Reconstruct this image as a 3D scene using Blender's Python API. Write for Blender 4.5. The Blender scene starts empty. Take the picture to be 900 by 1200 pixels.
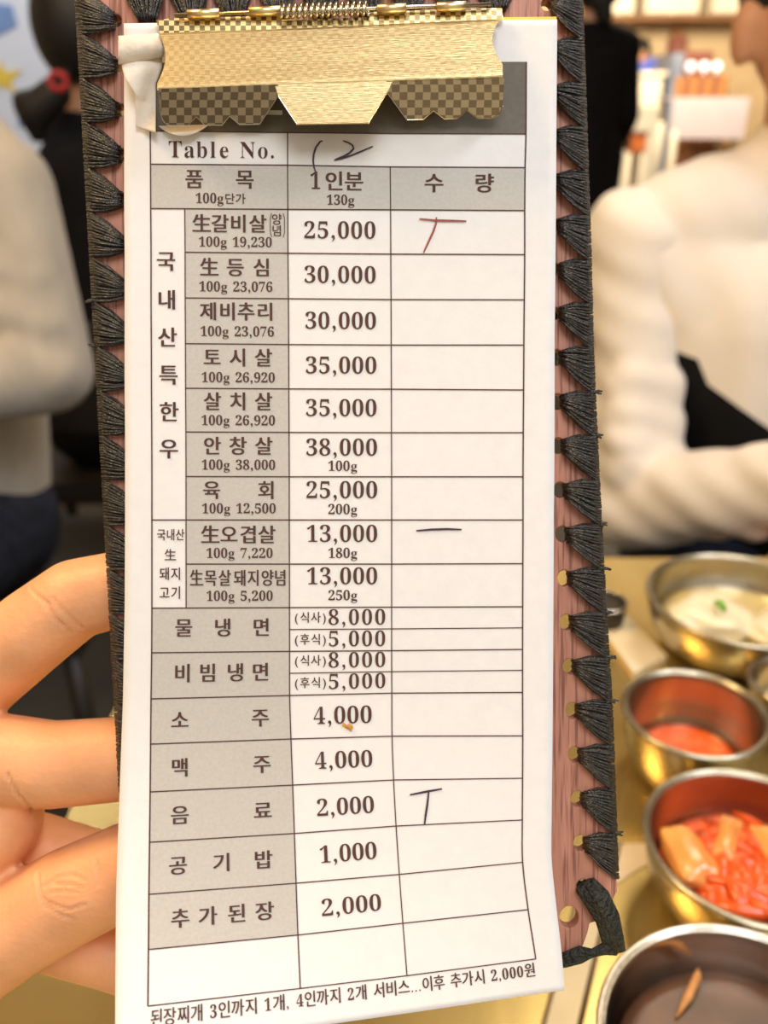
import bpy, bmesh, math, random
from mathutils import Vector, Matrix
random.seed(7)
sc = bpy.context.scene
COL = sc.collection

# ------------------------------------------------------------------ camera, world, light, exposure
PITCH = math.radians(25.0)
CAM = Vector((0, 0, 1.12))
FP = 1039.0                                    # focal length in pixels of a 900 x 1200 picture
cd = bpy.data.cameras.new('camera')
cam = bpy.data.objects.new('camera', cd); COL.objects.link(cam)
cam.location = CAM; cam.rotation_euler = (math.radians(90) - PITCH, 0, 0)
cd.sensor_fit = 'VERTICAL'; cd.sensor_height = 36.0; cd.sensor_width = 27.0
cd.lens = FP / 1200 * 36.0
cd.clip_start = 0.01
cd.dof.use_dof = True; cd.dof.focus_distance = 0.206; cd.dof.aperture_fstop = 12.0
sc.camera = cam

w = bpy.data.worlds.new('world'); sc.world = w; w.use_nodes = True
bg = w.node_tree.nodes['Background']
bg.inputs[0].default_value = (1.0, 0.88, 0.74, 1); bg.inputs[1].default_value = 0.55

def area(name, loc, target, size, power, color, sy=None):
    l = bpy.data.lights.new(name, 'AREA'); l.shape = 'RECTANGLE'; l.size = size; l.size_y = sy or size
    l.energy = power; l.color = color
    o = bpy.data.objects.new(name, l); COL.objects.link(o); o.location = loc
    o.rotation_euler = (Vector(target) - Vector(loc)).to_track_quat('-Z', 'Y').to_euler()
    return o
area('ceiling_lamp_behind', (0.25, -0.75, 2.45), (0.0, 0.25, 1.0), 0.9, 17.5, (0.93, 0.95, 1.0))
area('ceiling_lamp_table', (0.75, 1.25, 2.6), (0.65, 0.9, 0.7), 0.6, 15, (1.0, 0.86, 0.66))
area('ceiling_lamp_left', (-1.0, 0.35, 2.3), (-0.1, 0.2, 1.1), 0.5, 22, (1.0, 0.66, 0.30))
area('ceiling_lamp_cool', (1.0, 0.1, 2.3), (0.2, 0.3, 1.0), 0.4, 11, (0.80, 0.86, 1.0))
area('poster_fill_light', (-1.2, 2.5, 2.7), (-1.7, 3.4, 1.2), 0.7, 24, (0.95, 0.96, 1.0))  # unseen fill light added to brighten the poster on the pillar
area('ceiling_lamp_hall', (1.2, 5.2, 2.7), (1.5, 6.0, 0), 1.6, 170, (1.0, 0.84, 0.60))
area('ceiling_lamp_counter', (2.2, 7.6, 2.7), (2.6, 10.4, 1.1), 2.6, 300, (1.0, 0.82, 0.56), 1.2)

vs = sc.view_settings
vs.view_transform = 'Standard'; vs.look = 'None'; vs.gamma = 1.0; vs.use_curve_mapping = False
vs.exposure = 0.0

# ------------------------------------------------------------------ sight lines
FW = Vector((0, math.cos(PITCH), -math.sin(PITCH))); UP = Vector((0, math.sin(PITCH), math.cos(PITCH))); RT = Vector((1, 0, 0))
def ray(px, py): return FW + RT * ((px - 450) / FP) + UP * ((600 - py) / FP)
def P(px, py, d): return CAM + ray(px, py) * d                    # at depth d
def AZ(px, py, z): r = ray(px, py); return CAM + r * ((z - CAM.z) / r.z)      # on a level plane
def AY(px, py, y): r = ray(px, py); return CAM + r * (y / r.y)                # on an upright plane
D0 = 0.21
def B(px, py, h=0.0): return P(px, py, D0 - h)                    # on the clipboard, h above its face
PXM = D0 / FP

# ------------------------------------------------------------------ materials
def mat(name, col, rough=0.6, metal=0.0, var=0.12, scale=40.0, bump=0.0, bscale=None, spec=0.5, coat=0.0, stretch=(1, 1, 1), sss=0.0, emit=None, sheen=0.0, trans=0.0):
    m = bpy.data.materials.new(name); m.use_nodes = True
    nt = m.node_tree; b = nt.nodes['Principled BSDF']
    b.inputs['Roughness'].default_value = rough; b.inputs['Metallic'].default_value = metal
    b.inputs['Specular IOR Level'].default_value = spec
    if coat: b.inputs['Coat Weight'].default_value = coat; b.inputs['Coat Roughness'].default_value = 0.2
    if sss:
        b.inputs['Subsurface Weight'].default_value = sss; b.inputs['Subsurface Radius'].default_value = (0.008, 0.003, 0.0015); b.inputs['Subsurface Scale'].default_value = 1.0
    if sheen: b.inputs['Sheen Weight'].default_value = sheen
    if trans: b.inputs['Transmission Weight'].default_value = trans
    tc = nt.nodes.new('ShaderNodeTexCoord'); mp = nt.nodes.new('ShaderNodeMapping'); mp.inputs['Scale'].default_value = stretch
    nt.links.new(tc.outputs['Object'], mp.inputs[0])
    nz = nt.nodes.new('ShaderNodeTexNoise'); nz.inputs['Scale'].default_value = scale; nz.inputs['Detail'].default_value = 4
    nt.links.new(mp.outputs[0], nz.inputs['Vector'])
    rp = nt.nodes.new('ShaderNodeValToRGB')
    rp.color_ramp.elements[0].position = 0.3; rp.color_ramp.elements[1].position = 0.7
    rp.color_ramp.elements[0].color = tuple(max(0, c * (1 - var)) for c in col) + (1,)
    rp.color_ramp.elements[1].color = tuple(min(1, c * (1 + var)) for c in col) + (1,)
    nt.links.new(nz.outputs['Fac'], rp.inputs[0]); nt.links.new(rp.outputs[0], b.inputs['Base Color'])
    if emit: b.inputs['Emission Color'].default_value = tuple(emit[:3]) + (1,); b.inputs['Emission Strength'].default_value = emit[3]
    if bump:
        n2 = nt.nodes.new('ShaderNodeTexNoise'); n2.inputs['Scale'].default_value = bscale or scale * 3; n2.inputs['Detail'].default_value = 3
        nt.links.new(mp.outputs[0], n2.inputs['Vector'])
        bp = nt.nodes.new('ShaderNodeBump'); bp.inputs['Strength'].default_value = bump; bp.inputs['Distance'].default_value = 0.002
        nt.links.new(n2.outputs['Fac'], bp.inputs['Height']); nt.links.new(bp.outputs[0], b.inputs['Normal'])
    return m

M = {}
M['paper'] = mat('paper', (0.83, 0.81, 0.775), 0.75, var=0.02, scale=300, bump=0.03, bscale=900, spec=0.2)
M['paper_worn'] = mat('paper_worn', (0.80, 0.70, 0.57), 0.8, var=0.10, scale=160, bump=0.15, bscale=500, spec=0.2)
M['paper_yellow'] = mat('paper_yellow', (0.85, 0.55, 0.06), 0.7, var=0.05, scale=200)
M['ink'] = mat('ink', (0.10, 0.052, 0.042), 0.8, var=0.15, scale=500, spec=0.1)
M['ink_grey'] = mat('ink_grey', (0.55, 0.525, 0.47), 0.8, var=0.05, scale=1400, spec=0.15)
M['ink_dark'] = mat('ink_dark', (0.165, 0.145, 0.115), 0.7, var=0.08, scale=700, spec=0.2)
M['pen'] = mat('pen', (0.05, 0.025, 0.05), 0.6, var=0.2, scale=900)
M['pen_red'] = mat('pen_red', (0.28, 0.06, 0.035), 0.6, var=0.25, scale=900)
M['stain'] = mat('stain', (0.60, 0.26, 0.04), 0.3, var=0.3, scale=700)
M['thread'] = mat('thread', (0.022, 0.019, 0.015), 0.30, var=0.6, scale=900, bump=0.5, bscale=2600, spec=0.9)
M['lace'] = mat('lace', (0.018, 0.020, 0.014), 0.5, var=0.5, scale=700, bump=1.0, bscale=900, spec=0.5)
M['steel'] = mat('steel', (0.66, 0.61, 0.53), 0.20, 1.0, var=0.05, scale=60, bump=0.02, bscale=200)
M['steel_gold'] = mat('steel_gold', (0.53, 0.485, 0.37), 0.27, 1.0, var=0.06, scale=60, bump=0.02, bscale=200)
M['spring'] = mat('spring', (0.62, 0.55, 0.40), 0.25, 1.0, var=0.1, scale=200)
M['tabletop'] = mat('tabletop', (0.64, 0.48, 0.18), 0.26, 0.85, var=0.12, scale=18, bump=0.03, bscale=90, stretch=(1, 0.2, 1))
M['trim'] = mat('trim', (0.50, 0.42, 0.28), 0.4, 0.8, var=0.05, scale=60)
M['skin'] = mat('skin', (0.86, 0.42, 0.20), 0.46, var=0.10, scale=70, bump=0.10, bscale=700, sss=0.12)
M['face'] = mat('face', (0.62, 0.32, 0.19), 0.5, var=0.08, scale=30, sss=0.05)
M['hair'] = mat('hair', (0.010, 0.008, 0.007), 0.5, var=0.4, scale=120, bump=0.4, stretch=(1, 1, 0.2))
M['cream_knit'] = mat('cream_knit', (0.88, 0.80, 0.68), 0.9, var=0.05, scale=14, bump=0.25, bscale=18, spec=0.2, sheen=0.3)
M['black_cloth'] = mat('black_cloth', (0.008, 0.0075, 0.008), 0.9, var=0.2, scale=30, bump=0.2, spec=0.15)
M['grey_knit'] = mat('grey_knit', (0.47, 0.42, 0.345), 0.95, var=0.10, scale=25, bump=0.5, bscale=60, spec=0.1, sheen=0.3, stretch=(1, 1, 0.4))
M['denim'] = mat('denim', (0.018, 0.022, 0.036), 0.85, var=0.4, scale=40, spec=0.2)
M['blue_cloth'] = mat('blue_cloth', (0.12, 0.18, 0.75), 0.8)
M['red_tie'] = mat('red_tie', (0.45, 0.03, 0.03), 0.6)
M['shoe'] = mat('shoe', (0.02, 0.02, 0.02), 0.5)
M['floor'] = mat('floor', (0.035, 0.028, 0.018), 0.5, var=0.3, scale=6)
M['ceiling'] = mat('ceiling', (0.55, 0.42, 0.26), 0.9, var=0.03, scale=4)
M['plaster'] = mat('plaster', (0.62, 0.48, 0.30), 0.9, var=0.05, scale=5)
M['white_lacquer'] = mat('white_lacquer', (0.82, 0.76, 0.64), 0.4, var=0.04, scale=10)
M['lavender'] = mat('lavender', (0.46, 0.41, 0.47), 0.7, var=0.04, scale=10)
M['brown_wood'] = mat('brown_wood', (0.30, 0.13, 0.04), 0.5, var=0.25, scale=12, stretch=(1, 1, 0.2))
M['maroon'] = mat('maroon', (0.22, 0.07, 0.05), 0.6, var=0.2, scale=20)
M['orange_pad'] = mat('orange_pad', (0.62, 0.17, 0.04), 0.6, var=0.15, scale=20)
M['blue_grey'] = mat('blue_grey', (0.18, 0.22, 0.32), 0.4, var=0.15, scale=10)
M['dark_wood'] = mat('dark_wood', (0.022, 0.016, 0.010), 0.5, var=0.3, scale=14, stretch=(1, 1, 0.2))
M['lamp_glass'] = mat('lamp_glass', (0.95, 0.95, 1.0), 0.3, emit=(0.9, 0.93, 1.0, 1.0))
M['sauce'] = mat('sauce', (0.80, 0.10, 0.008), 0.35, var=0.3, scale=160, bump=0.3, bscale=220)
M['kimchi'] = mat('kimchi', (0.80, 0.10, 0.012), 0.25, var=0.35, scale=70, bump=0.3, bscale=160, coat=0.4, sss=0.05)
M['kimchi_pale'] = mat('kimchi_pale', (0.90, 0.34, 0.08), 0.25, var=0.25, scale=60, bump=0.25, bscale=150, coat=0.4, sss=0.05)
M['radish'] = mat('radish', (0.86, 0.76, 0.50), 0.3, var=0.08, scale=60, bump=0.2, bscale=140, coat=0.3, sss=0.05)
M['broth'] = mat('broth', (0.62, 0.48, 0.20), 0.08, var=0.1, scale=60, coat=0.5)
M['dark_broth'] = mat('dark_broth', (0.10, 0.04, 0.015), 0.35, var=0.4, scale=50)
M['anchovy'] = mat('anchovy', (0.55, 0.25, 0.07), 0.4, var=0.3, scale=200)
M['green'] = mat('green', (0.15, 0.42, 0.02), 0.35, var=0.25, scale=200)
M['wrapper'] = mat('wrapper', (0.82, 0.70, 0.46), 0.8, var=0.05, scale=60)
M['scrap'] = mat('scrap', (0.80, 0.68, 0.50), 0.8, var=0.05, scale=60)
M['poster'] = mat('poster', (0.76, 0.81, 0.90), 0.5, var=0.05, scale=5)
M['poster_yellow'] = mat('poster_yellow', (0.85, 0.62, 0.08), 0.5)
M['poster_blue'] = mat('poster_blue', (0.20, 0.33, 0.62), 0.5)

def wood_board():
    m = mat('board_wood', (0.56, 0.25, 0.165), 0.5, var=0.15, scale=330, bump=0.2, bscale=700, stretch=(1, 0.05, 0.05), spec=0.4)
    nt = m.node_tree; b = nt.nodes['Principled BSDF']; tc = nt.nodes.new('ShaderNodeTexCoord')
    mp = nt.nodes.new('ShaderNodeMapping'); mp.inputs['Scale'].default_value = (1, .045, .045); nz = nt.nodes.new('ShaderNodeTexNoise'); nz.inputs['Scale'].default_value = 1300; nz.inputs['Detail'].default_value = 2
    nt.links.new(tc.outputs['Object'], mp.inputs[0]); nt.links.new(mp.outputs[0], nz.inputs['Vector'])
    rp = nt.nodes.new('ShaderNodeValToRGB'); rp.color_ramp.elements[0].position = .36; rp.color_ramp.elements[0].color = (.42, .34, .36, 1); rp.color_ramp.elements[1].position = .50; rp.color_ramp.elements[1].color = (1, 1, 1, 1)
    nt.links.new(nz.outputs['Fac'], rp.inputs[0]); mx = nt.nodes.new('ShaderNodeMix'); mx.data_type = 'RGBA'; mx.blend_type = 'MULTIPLY'; mx.inputs[0].default_value = .85
    old = b.inputs['Base Color'].links[0].from_socket
    nt.links.new(old, mx.inputs[6]); nt.links.new(rp.outputs[0], mx.inputs[7]); nt.links.new(mx.outputs[2], b.inputs['Base Color'])
    return m
M['board'] = wood_board()
def checker_metal(name, a, b2, rough, size, dr=0.12):
    m = bpy.data.materials.new(name); m.use_nodes = True; nt = m.node_tree; b = nt.nodes['Principled BSDF']
    b.inputs['Metallic'].default_value = 1.0
    tc = nt.nodes.new('ShaderNodeTexCoord'); ck = nt.nodes.new('ShaderNodeTexChecker'); ck.inputs['Scale'].default_value = 1.0 / size
    uv = tc.outputs['UV']
    nt.links.new(uv, ck.inputs['Vector'])
    ck.inputs['Color1'].default_value = a + (1,); ck.inputs['Color2'].default_value = b2 + (1,)
    nt.links.new(ck.outputs['Color'], b.inputs['Base Color'])
    rg = nt.nodes.new('ShaderNodeMapRange'); rg.inputs['To Min'].default_value = rough; rg.inputs['To Max'].default_value = rough + dr
    nt.links.new(ck.outputs['Fac'], rg.inputs[0]); nt.links.new(rg.outputs[0], b.inputs['Roughness'])
    wv = nt.nodes.new('ShaderNodeTexNoise'); wv.inputs['Scale'].default_value = 1.0
    mp = nt.nodes.new('ShaderNodeMapping'); mp.inputs['Scale'].default_value = (260, 5200, 1)
    nt.links.new(uv, mp.inputs[0]); nt.links.new(mp.outputs[0], wv.inputs['Vector'])
    bp = nt.nodes.new('ShaderNodeBump'); bp.inputs['Strength'].default_value = 0.22; bp.inputs['Distance'].default_value = 0.0003
    nt.links.new(wv.outputs['Fac'], bp.inputs['Height']); nt.links.new(bp.outputs[0], b.inputs['Normal'])
    return m
M['clip_plate'] = checker_metal('clip_plate', (0.93, 0.75, 0.40), (0.86, 0.68, 0.35), 0.34, 6 * PXM, 0.02)
M['clip_lip_shaded'] = checker_metal('clip_lip_shaded', (0.36, 0.325, 0.27), (0.14, 0.118, 0.105), 0.34, 9 * PXM)  # same metal as the plate, dark reflections painted into its colour
M['clip_hinge'] = checker_metal('clip_hinge', (0.72, 0.56, 0.26), (0.22, 0.16, 0.07), 0.28, 6 * PXM)

# ------------------------------------------------------------------ builders
def mesh(name, verts, faces, m=None, parent=None, smooth=False, uvs=None):
    off = ROOT.get(top(parent).name, Vector()) if parent else Vector()
    me = bpy.data.meshes.new(name)
    me.from_pydata([tuple(Vector(v) - off) for v in verts], [], faces)
    if smooth:
        for p in me.polygons: p.use_smooth = True
    if uvs:
        l = me.uv_layers.new(name='uv')
        for lp in me.loops: l.data[lp.index].uv = uvs[lp.vertex_index]
    if m: me.materials.append(m)
    o = bpy.data.objects.new(name, me); COL.objects.link(o)
    if parent: o.parent = parent
    return o
ROOT = {}
def top(o):
    while o.parent: o = o.parent
    return o
def tag(o, label, cat, group=None, kind=None):
    if label: o['label'] = label
    if cat: o['category'] = cat
    if group: o['group'] = group
    if kind: o['kind'] = kind
    return o
def thing(name, label, cat, loc, group=None):
    o = bpy.data.objects.new(name, None); COL.objects.link(o); o.location = loc; o.empty_display_size = 0.02
    ROOT[o.name] = Vector(loc)
    return tag(o, label, cat, group)
def struct(o): o['kind'] = 'structure'; return o

class MB:
    def __init__(s): s.v = []; s.f = []
    def add(s, v, f):
        n = len(s.v); s.v += [Vector(x) for x in v]; s.f += [tuple(i + n for i in q) for q in f]; return s
    def box(s, a, b, bev=0.0):
        a = Vector(a); b = Vector(b); bm = bmesh.new(); bmesh.ops.create_cube(bm, size=1)
        for v in bm.verts: v.co = Vector(((a[i] + b[i]) / 2 + v.co[i] * (b[i] - a[i]) for i in range(3)))
        if bev: bmesh.ops.bevel(bm, geom=bm.edges[:], offset=bev, segments=2, affect='EDGES')
        bm.verts.index_update(); s.add([v.co.copy() for v in bm.verts], [[v.index for v in f.verts] for f in bm.faces]); bm.free(); return s
    def tube(s, pts, r, n=8, cap=True):
        pts = [Vector(p) for p in pts]; rs = r if isinstance(r, (list, tuple)) else [r] * len(pts)
        vs, fs = [], []; prev = None
        for i, p in enumerate(pts):
            t = (pts[min(i + 1, len(pts) - 1)] - pts[max(i - 1, 0)]).normalized()
            a = prev if prev is not None else (Vector((0, 0, 1)) if abs(t.z) < .9 else Vector((1, 0, 0)))
            x = (a - t * a.dot(t)).normalized(); y = t.cross(x); prev = x
            for k in range(n):
                an = 2 * math.pi * k / n; vs.append(p + (x * math.cos(an) + y * math.sin(an)) * rs[i])
        for i in range(len(pts) - 1):
            for k in range(n):
                k2 = (k + 1) % n; fs.append((i * n + k, i * n + k2, (i + 1) * n + k2, (i + 1) * n + k))
        if cap: fs.append(tuple(range(n))[::-1]); fs.append(tuple((len(pts) - 1) * n + k for k in range(n)))
        return s.add(vs, fs)
    def lathe(s, c, prof, n=64):
        c = Vector(c); vs, fs = [], []
        for r, z in prof:
            for k in range(n):
                a = 2 * math.pi * k / n; vs.append(c + Vector((r * math.cos(a), r * math.sin(a), z)))
        for i in range(len(prof) - 1):
            for k in range(n):
                k2 = (k + 1) % n; fs.append((i * n + k, i * n + k2, (i + 1) * n + k2, (i + 1) * n + k))
        return s.add(vs, fs)
    def build(s, name, m, parent=None, smooth=False): return mesh(name, s.v, s.f, m, parent, smooth)

def sheet(name, fn, nu, nv, m, parent, thick=None, smooth=True):
    """A surface fn(u,v) -> point; thick > 0 closes it into a slab fn(u,v,side)."""
    vs, fs = [], []
    for j in range(nv + 1):
        for i in range(nu + 1): vs.append(fn(i / nu, j / nv, 0))
    W = nu + 1
    for j in range(nv):
        for i in range(nu): fs.append((j * W + i, (j + 1) * W + i, (j + 1) * W + i + 1, j * W + i + 1))
    if thick:
        n = len(vs)
        for j in range(nv + 1):
            for i in range(nu + 1): vs.append(fn(i / nu, j / nv, 1))
        for f in list(fs): fs.append(tuple(k + n for k in f[::-1]))
        ring = [i for i in range(nu)] + [j * W + nu for j in range(nv)] + [nv * W + i for i in range(nu, 0, -1)] + [j * W for j in range(nv, 0, -1)]
        for a, b in zip(ring, ring[1:] + ring[:1]): fs.append((a, b, b + n, a + n))
    return mesh(name, vs, fs, m, parent, smooth)

def bake(o):
    """Replace an object's mesh by its evaluated (modified) mesh."""
    dg = bpy.context.evaluated_depsgraph_get(); dg.update()
    me = bpy.data.meshes.new_from_object(o.evaluated_get(dg), depsgraph=dg)
    o.modifiers.clear(); old = o.data; o.data = me; me.name = o.name
    return o
def blob(name, segs, m, parent=None, voxel=0.01, smooth=6, post=None):
    """ONE continuous surface grown round tapered limbs: segs = [(p0, r0, p1, r1)] or [(c, (rx, ry, rz))]."""
    bm = bmesh.new()
    for sg in segs:
        t = bmesh.new()
        if len(sg) == 2:
            bmesh.ops.create_icosphere(t, subdivisions=3, radius=1)
            for v in t.verts: v.co = Vector((sg[0][i] + v.co[i] * sg[1][i] for i in range(3)))
        else:
            p0, r0, p1, r1 = sg
            for p, r in ((p0, r0), (p1, r1)):
                bmesh.ops.create_icosphere(t, subdivisions=3, radius=r, matrix=Matrix.Translation(Vector(p)))
            h = bmesh.ops.convex_hull(t, input=t.verts[:])
            bmesh.ops.delete(t, geom=[v for v in t.verts if not v.link_faces], context='VERTS')
            junk = [e for e in set(h['geom_interior'] + h['geom_unused']) if isinstance(e, bmesh.types.BMVert) and e.is_valid]
            if junk: bmesh.ops.delete(t, geom=junk, context='VERTS')
        tm = bpy.data.meshes.new('t'); t.to_mesh(tm); t.free(); bm.from_mesh(tm); bpy.data.meshes.remove(tm)
    off = ROOT.get(top(parent).name, Vector()) if parent else Vector()
    for v in bm.verts: v.co -= off
    me = bpy.data.meshes.new(name); bm.to_mesh(me); bm.free()
    o = bpy.data.objects.new(name, me); COL.objects.link(o)
    if parent: o.parent = parent
    r = o.modifiers.new('r', 'REMESH'); r.mode = 'VOXEL'; r.voxel_size = voxel; r.use_smooth_shade = True
    if smooth:
        s = o.modifiers.new('s', 'SMOOTH'); s.iterations = smooth; s.factor = 0.5
    bake(o)
    for p in o.data.polygons: p.use_smooth = True
    o.data.materials.clear(); o.data.materials.append(m)
    if post: post(o, off)
    return o

# ================================================================== the room
HALL_L, HALL_R, HALL_B, HALL_F = -2.6, 5.2, 10.8, -2.2
def slab(name, a, b, m): return struct(MB().box(a, b).build(name, m))
slab('floor', (HALL_L - .1, HALL_F, -0.1), (HALL_R + .1, HALL_B + .1, 0), M['floor'])
slab('ceiling', (HALL_L - .1, HALL_F + 1.2, 2.85), (HALL_R + .1, HALL_B + .1, 2.95), M['ceiling'])
slab('wall_back', (HALL_L - .1, HALL_B, 0), (HALL_R + .1, HALL_B + .1, 2.85), M['plaster'])
slab('wall_left', (HALL_L - .1, HALL_F, 0), (HALL_L, HALL_B, 2.85), M['plaster'])
slab('wall_right', (HALL_R, HALL_F, 0), (HALL_R + .1, HALL_B, 2.85), M['plaster'])

# ================================================================== dining table
TZ = 0.74
tb = thing('dining_table', 'brushed brass-toned metal dining table under the steel side dish bowls', 'table', (0.55, 0.1, 0))
TL, TR, TN, TF = -0.187, 1.35, -0.55, 0.72
MB().box((TL, TN, TZ - 0.03), (TR, TF, TZ), 0.004).build('table_top', M['tabletop'], tb)
for x in (TL + .15, TR - .15):
    MB().box((x - .04, TN + .2, 0.03), (x + .04, TF - .2, TZ - 0.03), 0.005).build('leg', M['dark_wood'], tb)
    MB().box((x - .06, TN + .1, 0), (x + .06, TF - .1, 0.03), 0.005).build('foot', M['dark_wood'], tb)
# raised steel strip that runs across the top
a0, a1 = AZ(655, 1215, TZ), AZ(712, 985, TZ)
dv = (a1 - a0); nn = Vector((dv.y, -dv.x, 0)).normalized() * 0.009
MB().add([a0 - nn, a0 + nn, a1 + nn, a1 - nn] + [q + Vector((0, 0, .003)) for q in (a0 - nn * .7, a0 + nn * .7, a1 + nn * .7, a1 - nn * .7)],
         [(4, 5, 6, 7), (0, 1, 5, 4), (1, 2, 6, 5), (2, 3, 7, 6), (3, 0, 4, 7), (3, 2, 1, 0)]).build('metal_strip', M['trim'], tb)

def flat_card(name, px4, z, t, m, label, cat):
    pts = [AZ(x, y, z) for x, y in px4]
    o = MB().add(pts + [p + Vector((0, 0, t)) for p in pts], [(4, 5, 6, 7), (3, 2, 1, 0), (0, 1, 5, 4), (1, 2, 6, 5), (2, 3, 7, 6), (3, 0, 4, 7)]).build(name, m)
    return tag(o, label, cat)
flat_card('chopstick_wrapper', [(700, 735), (742, 795), (781, 775), (722, 716)], TZ, 0.005, M['wrapper'], 'cream paper chopstick wrapper lying between the menu board and the bowls', 'wrapper')
flat_card('napkin', [(716, 1040), (769, 1008), (764, 988), (712, 992)], TZ, 0.001, M['scrap'], 'small beige paper napkin on the table left of the kimchi bowl', 'napkin')

def bowl(label, px, py, hwpx, hgt, name='side_dish_bowl', flare=0.62, group='stainless side dish bowls', m='steel'):
    zr = TZ + hgt
    c = AZ(px, py, zr); d = (c - CAM).dot(FW); R = hwpx * d / FP
    t = thing(name, label, 'bowl', (c.x, c.y, TZ), group)
    out = [(0.001, 0.002), (R * .40, 0.002), (R * .46, 0.0), (R * .50, 0.0), (R * .51, 0.004)]
    for k in range(1, 13):
        a = k / 12 * math.pi / 2
        out.append((R * .51 + R * .49 * math.sin(a) ** flare if k < 12 else R, 0.004 + (hgt - 0.005) * (1 - math.cos(a)) ** 0.85))
    inner = [(max(r - 0.0018, 0.0005), max(z, 0.0045) + (0.0015 if z < hgt * .5 else 0)) for r, z in out[4:]][::-1]
    body = out + [(R - .0002, hgt)] + [(R - .0015, hgt + 0.0002)] + inner + [(0.0008, 0.006)]
    MB().lathe((c.x, c.y, TZ), body).build('body', M[m], t, True)
    tp = [(R + .0008 + .0016 * math.cos(a), hgt - .0004 + .0016 * math.sin(a)) for a in [i * math.pi / 5 for i in range(11)]]
    MB().lathe((c.x, c.y, TZ), tp).build('rim', M[m], t, True)
    def inner_r(z):
        best = R * .5
        for r, zz in inner:
            if zz <= z: best = max(best, r)
        return best
    return Vector((c.x, c.y, TZ)), R, inner_r

def disc_fill(name, c, r, z, m, label, cat, wob=0.0, n=48, zb=0.008):
    vs, fs = [], []
    rings = 8
    vs.append(Vector((c.x, c.y, c.z + z)))
    for i in range(1, rings + 1):
        for k in range(n):
            a = 2 * math.pi * k / n; rr = r * i / rings
            h = z + wob * (math.sin(3 * a + i) * .5 + math.sin(5 * a + 2 * i) * .3) * (1 - i / rings) 
            vs.append(Vector((c.x + rr * math.cos(a), c.y + rr * math.sin(a), c.z + h)))
    for k in range(n): fs.append((0, 1 + k, 1 + (k + 1) % n))
    for i in range(rings - 1):
        for k in range(n):
            a, b2 = 1 + i * n + k, 1 + i * n + (k + 1) % n; fs.append((a, a + n, b2 + n, b2))
    nb = len(vs)
    for k in range(n):
        a = 2 * math.pi * k / n; vs.append(Vector((c.x + r * .8 * math.cos(a), c.y + r * .8 * math.sin(a), c.z + zb)))
    for k in range(n): fs.append((1 + (rings - 1) * n + k, nb + k, nb + (k + 1) % n, 1 + (rings - 1) * n + (k + 1) % n))
    fs.append(tuple(nb + k for k in range(n))[::-1])
    return tag(mesh(name, vs, fs, m, None, True), label, cat)

# bowl of white food, farthest
c1, R1, ir1 = bowl('wide steel bowl of white radish at the far side of the table', 869, 700, 105, 0.046, m='steel_gold')
disc_fill('radish_broth', c1, ir1(.024) - .005, 0.024, M['broth'], 'pale yellow radish broth filling the farthest wide steel bowl', 'broth')
def lump(name, c, rad, m, label, cat, seed, amp=.18, group=None, rot=0.0):
    rnd = random.Random(seed); bm = bmesh.new(); bmesh.ops.create_icosphere(bm, subdivisions=4, radius=1)
    ph = [rnd.uniform(0, 6) for _ in range(6)]; R = Matrix.Rotation(rot, 3, 'Z')
    for v in bm.verts:
        n = v.co.copy(); k = 1 + amp * (math.sin(3 * n.x + ph[0]) * math.sin(3 * n.y + ph[1]) + .5 * math.sin(6 * n.z + ph[2]) * math.sin(5 * n.x + ph[3]))
        q = Vector((math.copysign(abs(n.x) ** .7, n.x) * rad[0], math.copysign(abs(n.y) ** .7, n.y) * rad[1], math.copysign(abs(n.z) ** .8, n.z) * rad[2])) * k
        v.co = Vector(c) + R @ q
    bm.verts.index_update()
    o = mesh(name, [v.co.copy() for v in bm.verts], [[v.index for v in f.verts] for f in bm.faces], m, None, True); bm.free()
    return tag(o, label, cat, group)
lump('white_radish_piece', c1 + Vector((-.022, -.004, .030)), (.028, .022, .012), M['radish'], 'large pale radish piece at the left in the farthest steel bowl', 'radish', 1)
lump('white_radish_piece', c1 + Vector((.022, -.016, .028)), (.026, .018, .010), M['radish'], 'pale radish piece nearer the front rim in the farthest steel bowl', 'radish', 2, rot=.5)
g = AZ(844, 710, TZ + .045)
tag(MB().tube([g + Vector((-.001, .006, -.001)), g + Vector((0, 0, .002)), g + Vector((.001, -.006, 0))], [.002, .003, .002], 10).build('scallion_piece', M['green'], None, True), 'small green scallion piece on top of the white radish', 'scallion')

# sauce bowl
c2, R2, ir2 = bowl('deep steel bowl holding a little orange red sauce', 815, 834, 80, 0.048, flare=.5, m='steel_gold')
disc_fill('chilli_sauce', c2, ir2(.015) - .003, 0.015, M['sauce'], 'orange red chilli sauce pooled in the deep steel bowl', 'sauce', wob=.001)

# kimchi bowl
c3, R3, ir3 = bowl('steel bowl heaped with red kimchi beside the lower board edge', 882, 987, 120, 0.045, m='steel_gold')
rk = random.Random(11); mb = MB()
for k in range(150):
    a = rk.uniform(0, 2 * math.pi); rr = R3 * .50 * math.sqrt(rk.random()); base = c3 + Vector((rr * math.cos(a), rr * math.sin(a) - .008, 0))
    hz = .022 + .013 * (1 - (rr / R3) ** 2) + rk.uniform(-.004, .004)
    th = rk.gauss(1.9, .45); L = rk.uniform(.010, .021); dx = Vector((math.cos(th), math.sin(th), 0)); bend = rk.uniform(-.006, .006); nx = Vector((-dx.y, dx.x, 0))
    mb.tube([base + dx * (L * s) + nx * (bend * (1 - s * s)) + Vector((0, 0, hz - .005 * s * s + rk.uniform(-.001, .001))) for s in (-1, -.6, -.2, .2, .6, 1)], [.0015, .0028, .0034, .0034, .0028, .0013], 8)
o = mb.build('shredded_kimchi', M['kimchi'], None, True); tag(o, 'shredded red orange kimchi heaped in the steel bowl', 'kimchi', kind='stuff')
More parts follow.
